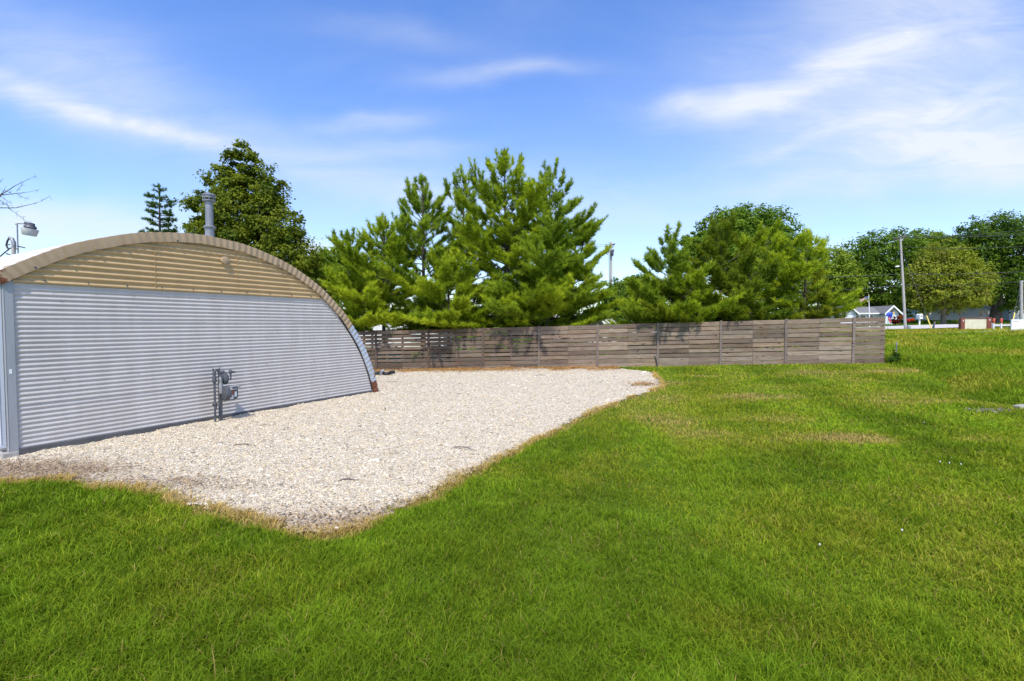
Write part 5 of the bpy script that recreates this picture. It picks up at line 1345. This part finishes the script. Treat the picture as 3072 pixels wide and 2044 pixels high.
# ------------------------------------------------------------------ light and sky
EL = math.radians(55); sh = -.92 * HUT_T + .40 * HUT_N; sh = sh / np.linalg.norm(sh)
SD = Vector((sh[0] * math.cos(EL), sh[1] * math.cos(EL), math.sin(EL)))
sun = bpy.data.lights.new('sun', 'SUN'); sun.energy = 3.4; sun.angle = math.radians(.53); sun.color = (1.0, .955, .88)
so = bpy.data.objects.new('sun', sun); COL.objects.link(so); so.rotation_euler = SD.to_track_quat('Z', 'Y').to_euler(); so.location = (0, -10, 30)

world = bpy.data.worlds.new("World"); scene.world = world; world.use_nodes = True
nt = world.node_tree; N, L = nt.nodes, nt.links
bg = N['Background']
sky = N.new('ShaderNodeTexSky'); sky.sky_type = 'NISHITA'; sky.sun_disc = False
sky.sun_elevation = EL; sky.sun_rotation = math.atan2(sh[0], sh[1]) % (2 * PI)
sky.air_density = 1.0; sky.dust_density = 1.2; sky.ozone_density = 3.0; sky.altitude = 200
tc = N.new('ShaderNodeTexCoord'); sp = N.new('ShaderNodeSeparateXYZ'); L.new(tc.outputs['Generated'], sp.inputs[0])
def mth(op, a, b=None, c=None, clamp=False):
    n = N.new('ShaderNodeMath'); n.operation = op; n.use_clamp = clamp
    for i, v in enumerate((a, b, c)):
        if v is None: continue
        if isinstance(v, (int, float)): n.inputs[i].default_value = v
        else: L.new(v, n.inputs[i])
    return n.outputs[0]
# clouds live on a flat layer of directions towards +Y: u = x/y, v = z/y
yy_ = mth('MAXIMUM', sp.outputs[1], .08)
u = mth('DIVIDE', sp.outputs[0], yy_); v = mth('DIVIDE', sp.outputs[2], yy_)
front = mth('MULTIPLY', mth('SUBTRACT', sp.outputs[1], .02), 6, clamp=True)
cmb = N.new('ShaderNodeCombineXYZ'); L.new(u, cmb.inputs[0]); L.new(v, cmb.inputs[1])
def noise(scale, stretch, rot, detail=5, rough=.55, off=0, dist=0):
    mp = N.new('ShaderNodeMapping'); mp.inputs['Scale'].default_value = (*stretch, 1); mp.inputs['Rotation'].default_value = (0, 0, rot); mp.inputs['Location'].default_value = (off, off * .7, off)
    L.new(cmb.outputs[0], mp.inputs[0]); n = N.new('ShaderNodeTexNoise'); n.inputs['Scale'].default_value = scale; n.inputs['Detail'].default_value = detail; n.inputs['Roughness'].default_value = rough; n.inputs['Distortion'].default_value = dist
    L.new(mp.outputs[0], n.inputs['Vector']); return n.outputs['Fac']
wu = mth('MULTIPLY', mth('SUBTRACT', noise(2.6, (1, 1.6), .2, 4, .5, 3), .5), .30)
wv = mth('MULTIPLY', mth('SUBTRACT', noise(2.2, (1, 1.4), 0, 4, .5, 7), .5), .16)
uw = mth('ADD', u, wu); vw = mth('ADD', v, wv)
fil = noise(3.4, (1, 4.2), -.18, 10, .66, 11, .8)
total_c = None
CL = [  # px, py, half-length px, half-width px, angle deg (counter-clockwise in picture), strength
    (120, 300, 330, 40, -14, .5), (430, 385, 330, 24, -18, .46), (250, 215, 330, 130, -22, .52), (600, 440, 160, 20, -12, .3),
    (1500, 222, 190, 26, 4, .55), (1140, 368, 170, 28, 6, .5), (1280, 440, 140, 30, 2, .32), (1230, 120, 260, 30, -8, .22),
    (2120, 320, 190, 40, 4, .75), (2400, 265, 330, 46, 14, .55), (2740, 150, 430, 190, 24, .75), (2500, 80, 420, 110, 10, .35), (2930, 390, 460, 150, 10, 1.0), (2900, 470, 400, 50, -6, .55), (2500, 410, 240, 24, 14, .42),
    (2450, 560, 260, 26, 0, .32), (1150, 560, 420, 80, -10, .38), (850, 470, 500, 60, -10, .25), (150, 690, 420, 60, 2, .9), (960, 770, 90, 24, 0, .75), (1900, 640, 300, 60, 0, .2), (2420, 740, 180, 40, 0, .55), (1700, 560, 600, 90, 0, .12)]
for (px, py, a, b_, ang, s) in CL:
    u0, v0 = (px - CX) / F, (HOR - py) / F; A = math.radians(ang); ca, sa = math.cos(A), math.sin(A)
    du = mth('SUBTRACT', uw, u0); dv = mth('SUBTRACT', vw, v0)
    p_ = mth('MULTIPLY', mth('ADD', mth('MULTIPLY', du, ca), mth('MULTIPLY', dv, sa)), F / a)
    q_ = mth('MULTIPLY', mth('SUBTRACT', mth('MULTIPLY', dv, ca), mth('MULTIPLY', du, sa)), F / b_)
    e = mth('POWER', 2.718, mth('MULTIPLY', mth('ADD', mth('MULTIPLY', p_, p_), mth('MULTIPLY', q_, q_)), -.8))
    e = mth('MULTIPLY', e, s * .8); total_c = e if total_c is None else mth('ADD', total_c, e)
dens = mth('MULTIPLY', total_c, mth('ADD', mth('MULTIPLY', mth('POWER', fil, 1.4), 1.55), .22))
veil = mth('MULTIPLY', mth('SUBTRACT', noise(1.4, (1, 3.2), .1, 6, .6, 21, .5), .46, clamp=True), .35)
low = mth('MULTIPLY', mth('POWER', 2.718, mth('MULTIPLY', mth('ABSOLUTE', vw), -4.6)), .5)
dens = mth('ADD', mth('ADD', dens, veil), low); dens = mth('MULTIPLY', dens, front, clamp=True)
hs = N.new('ShaderNodeHueSaturation'); hs.inputs['Hue'].default_value = .512; hs.inputs['Saturation'].default_value = 1.24; hs.inputs['Value'].default_value = 1.42
L.new(sky.outputs[0], hs.inputs['Color'])
mx = N.new('ShaderNodeMix'); mx.data_type = 'RGBA'; mx.inputs[7].default_value = (4.3, 4.55, 4.9, 1)
L.new(mth('MULTIPLY', dens, .95, clamp=True), mx.inputs[0]); L.new(hs.outputs[0], mx.inputs[6]); L.new(mx.outputs[2], bg.inputs['Color'])
bg.inputs['Strength'].default_value = .145

scene.view_settings.view_transform = 'Standard'; scene.view_settings.look = 'None'; scene.view_settings.gamma = 1; scene.view_settings.exposure = 0.5
scene.view_settings.use_curve_mapping = False
scene.cycles.max_bounces = 6; scene.cycles.diffuse_bounces = 3; scene.cycles.transmission_bounces = 4; scene.cycles.transparent_max_bounces = 4
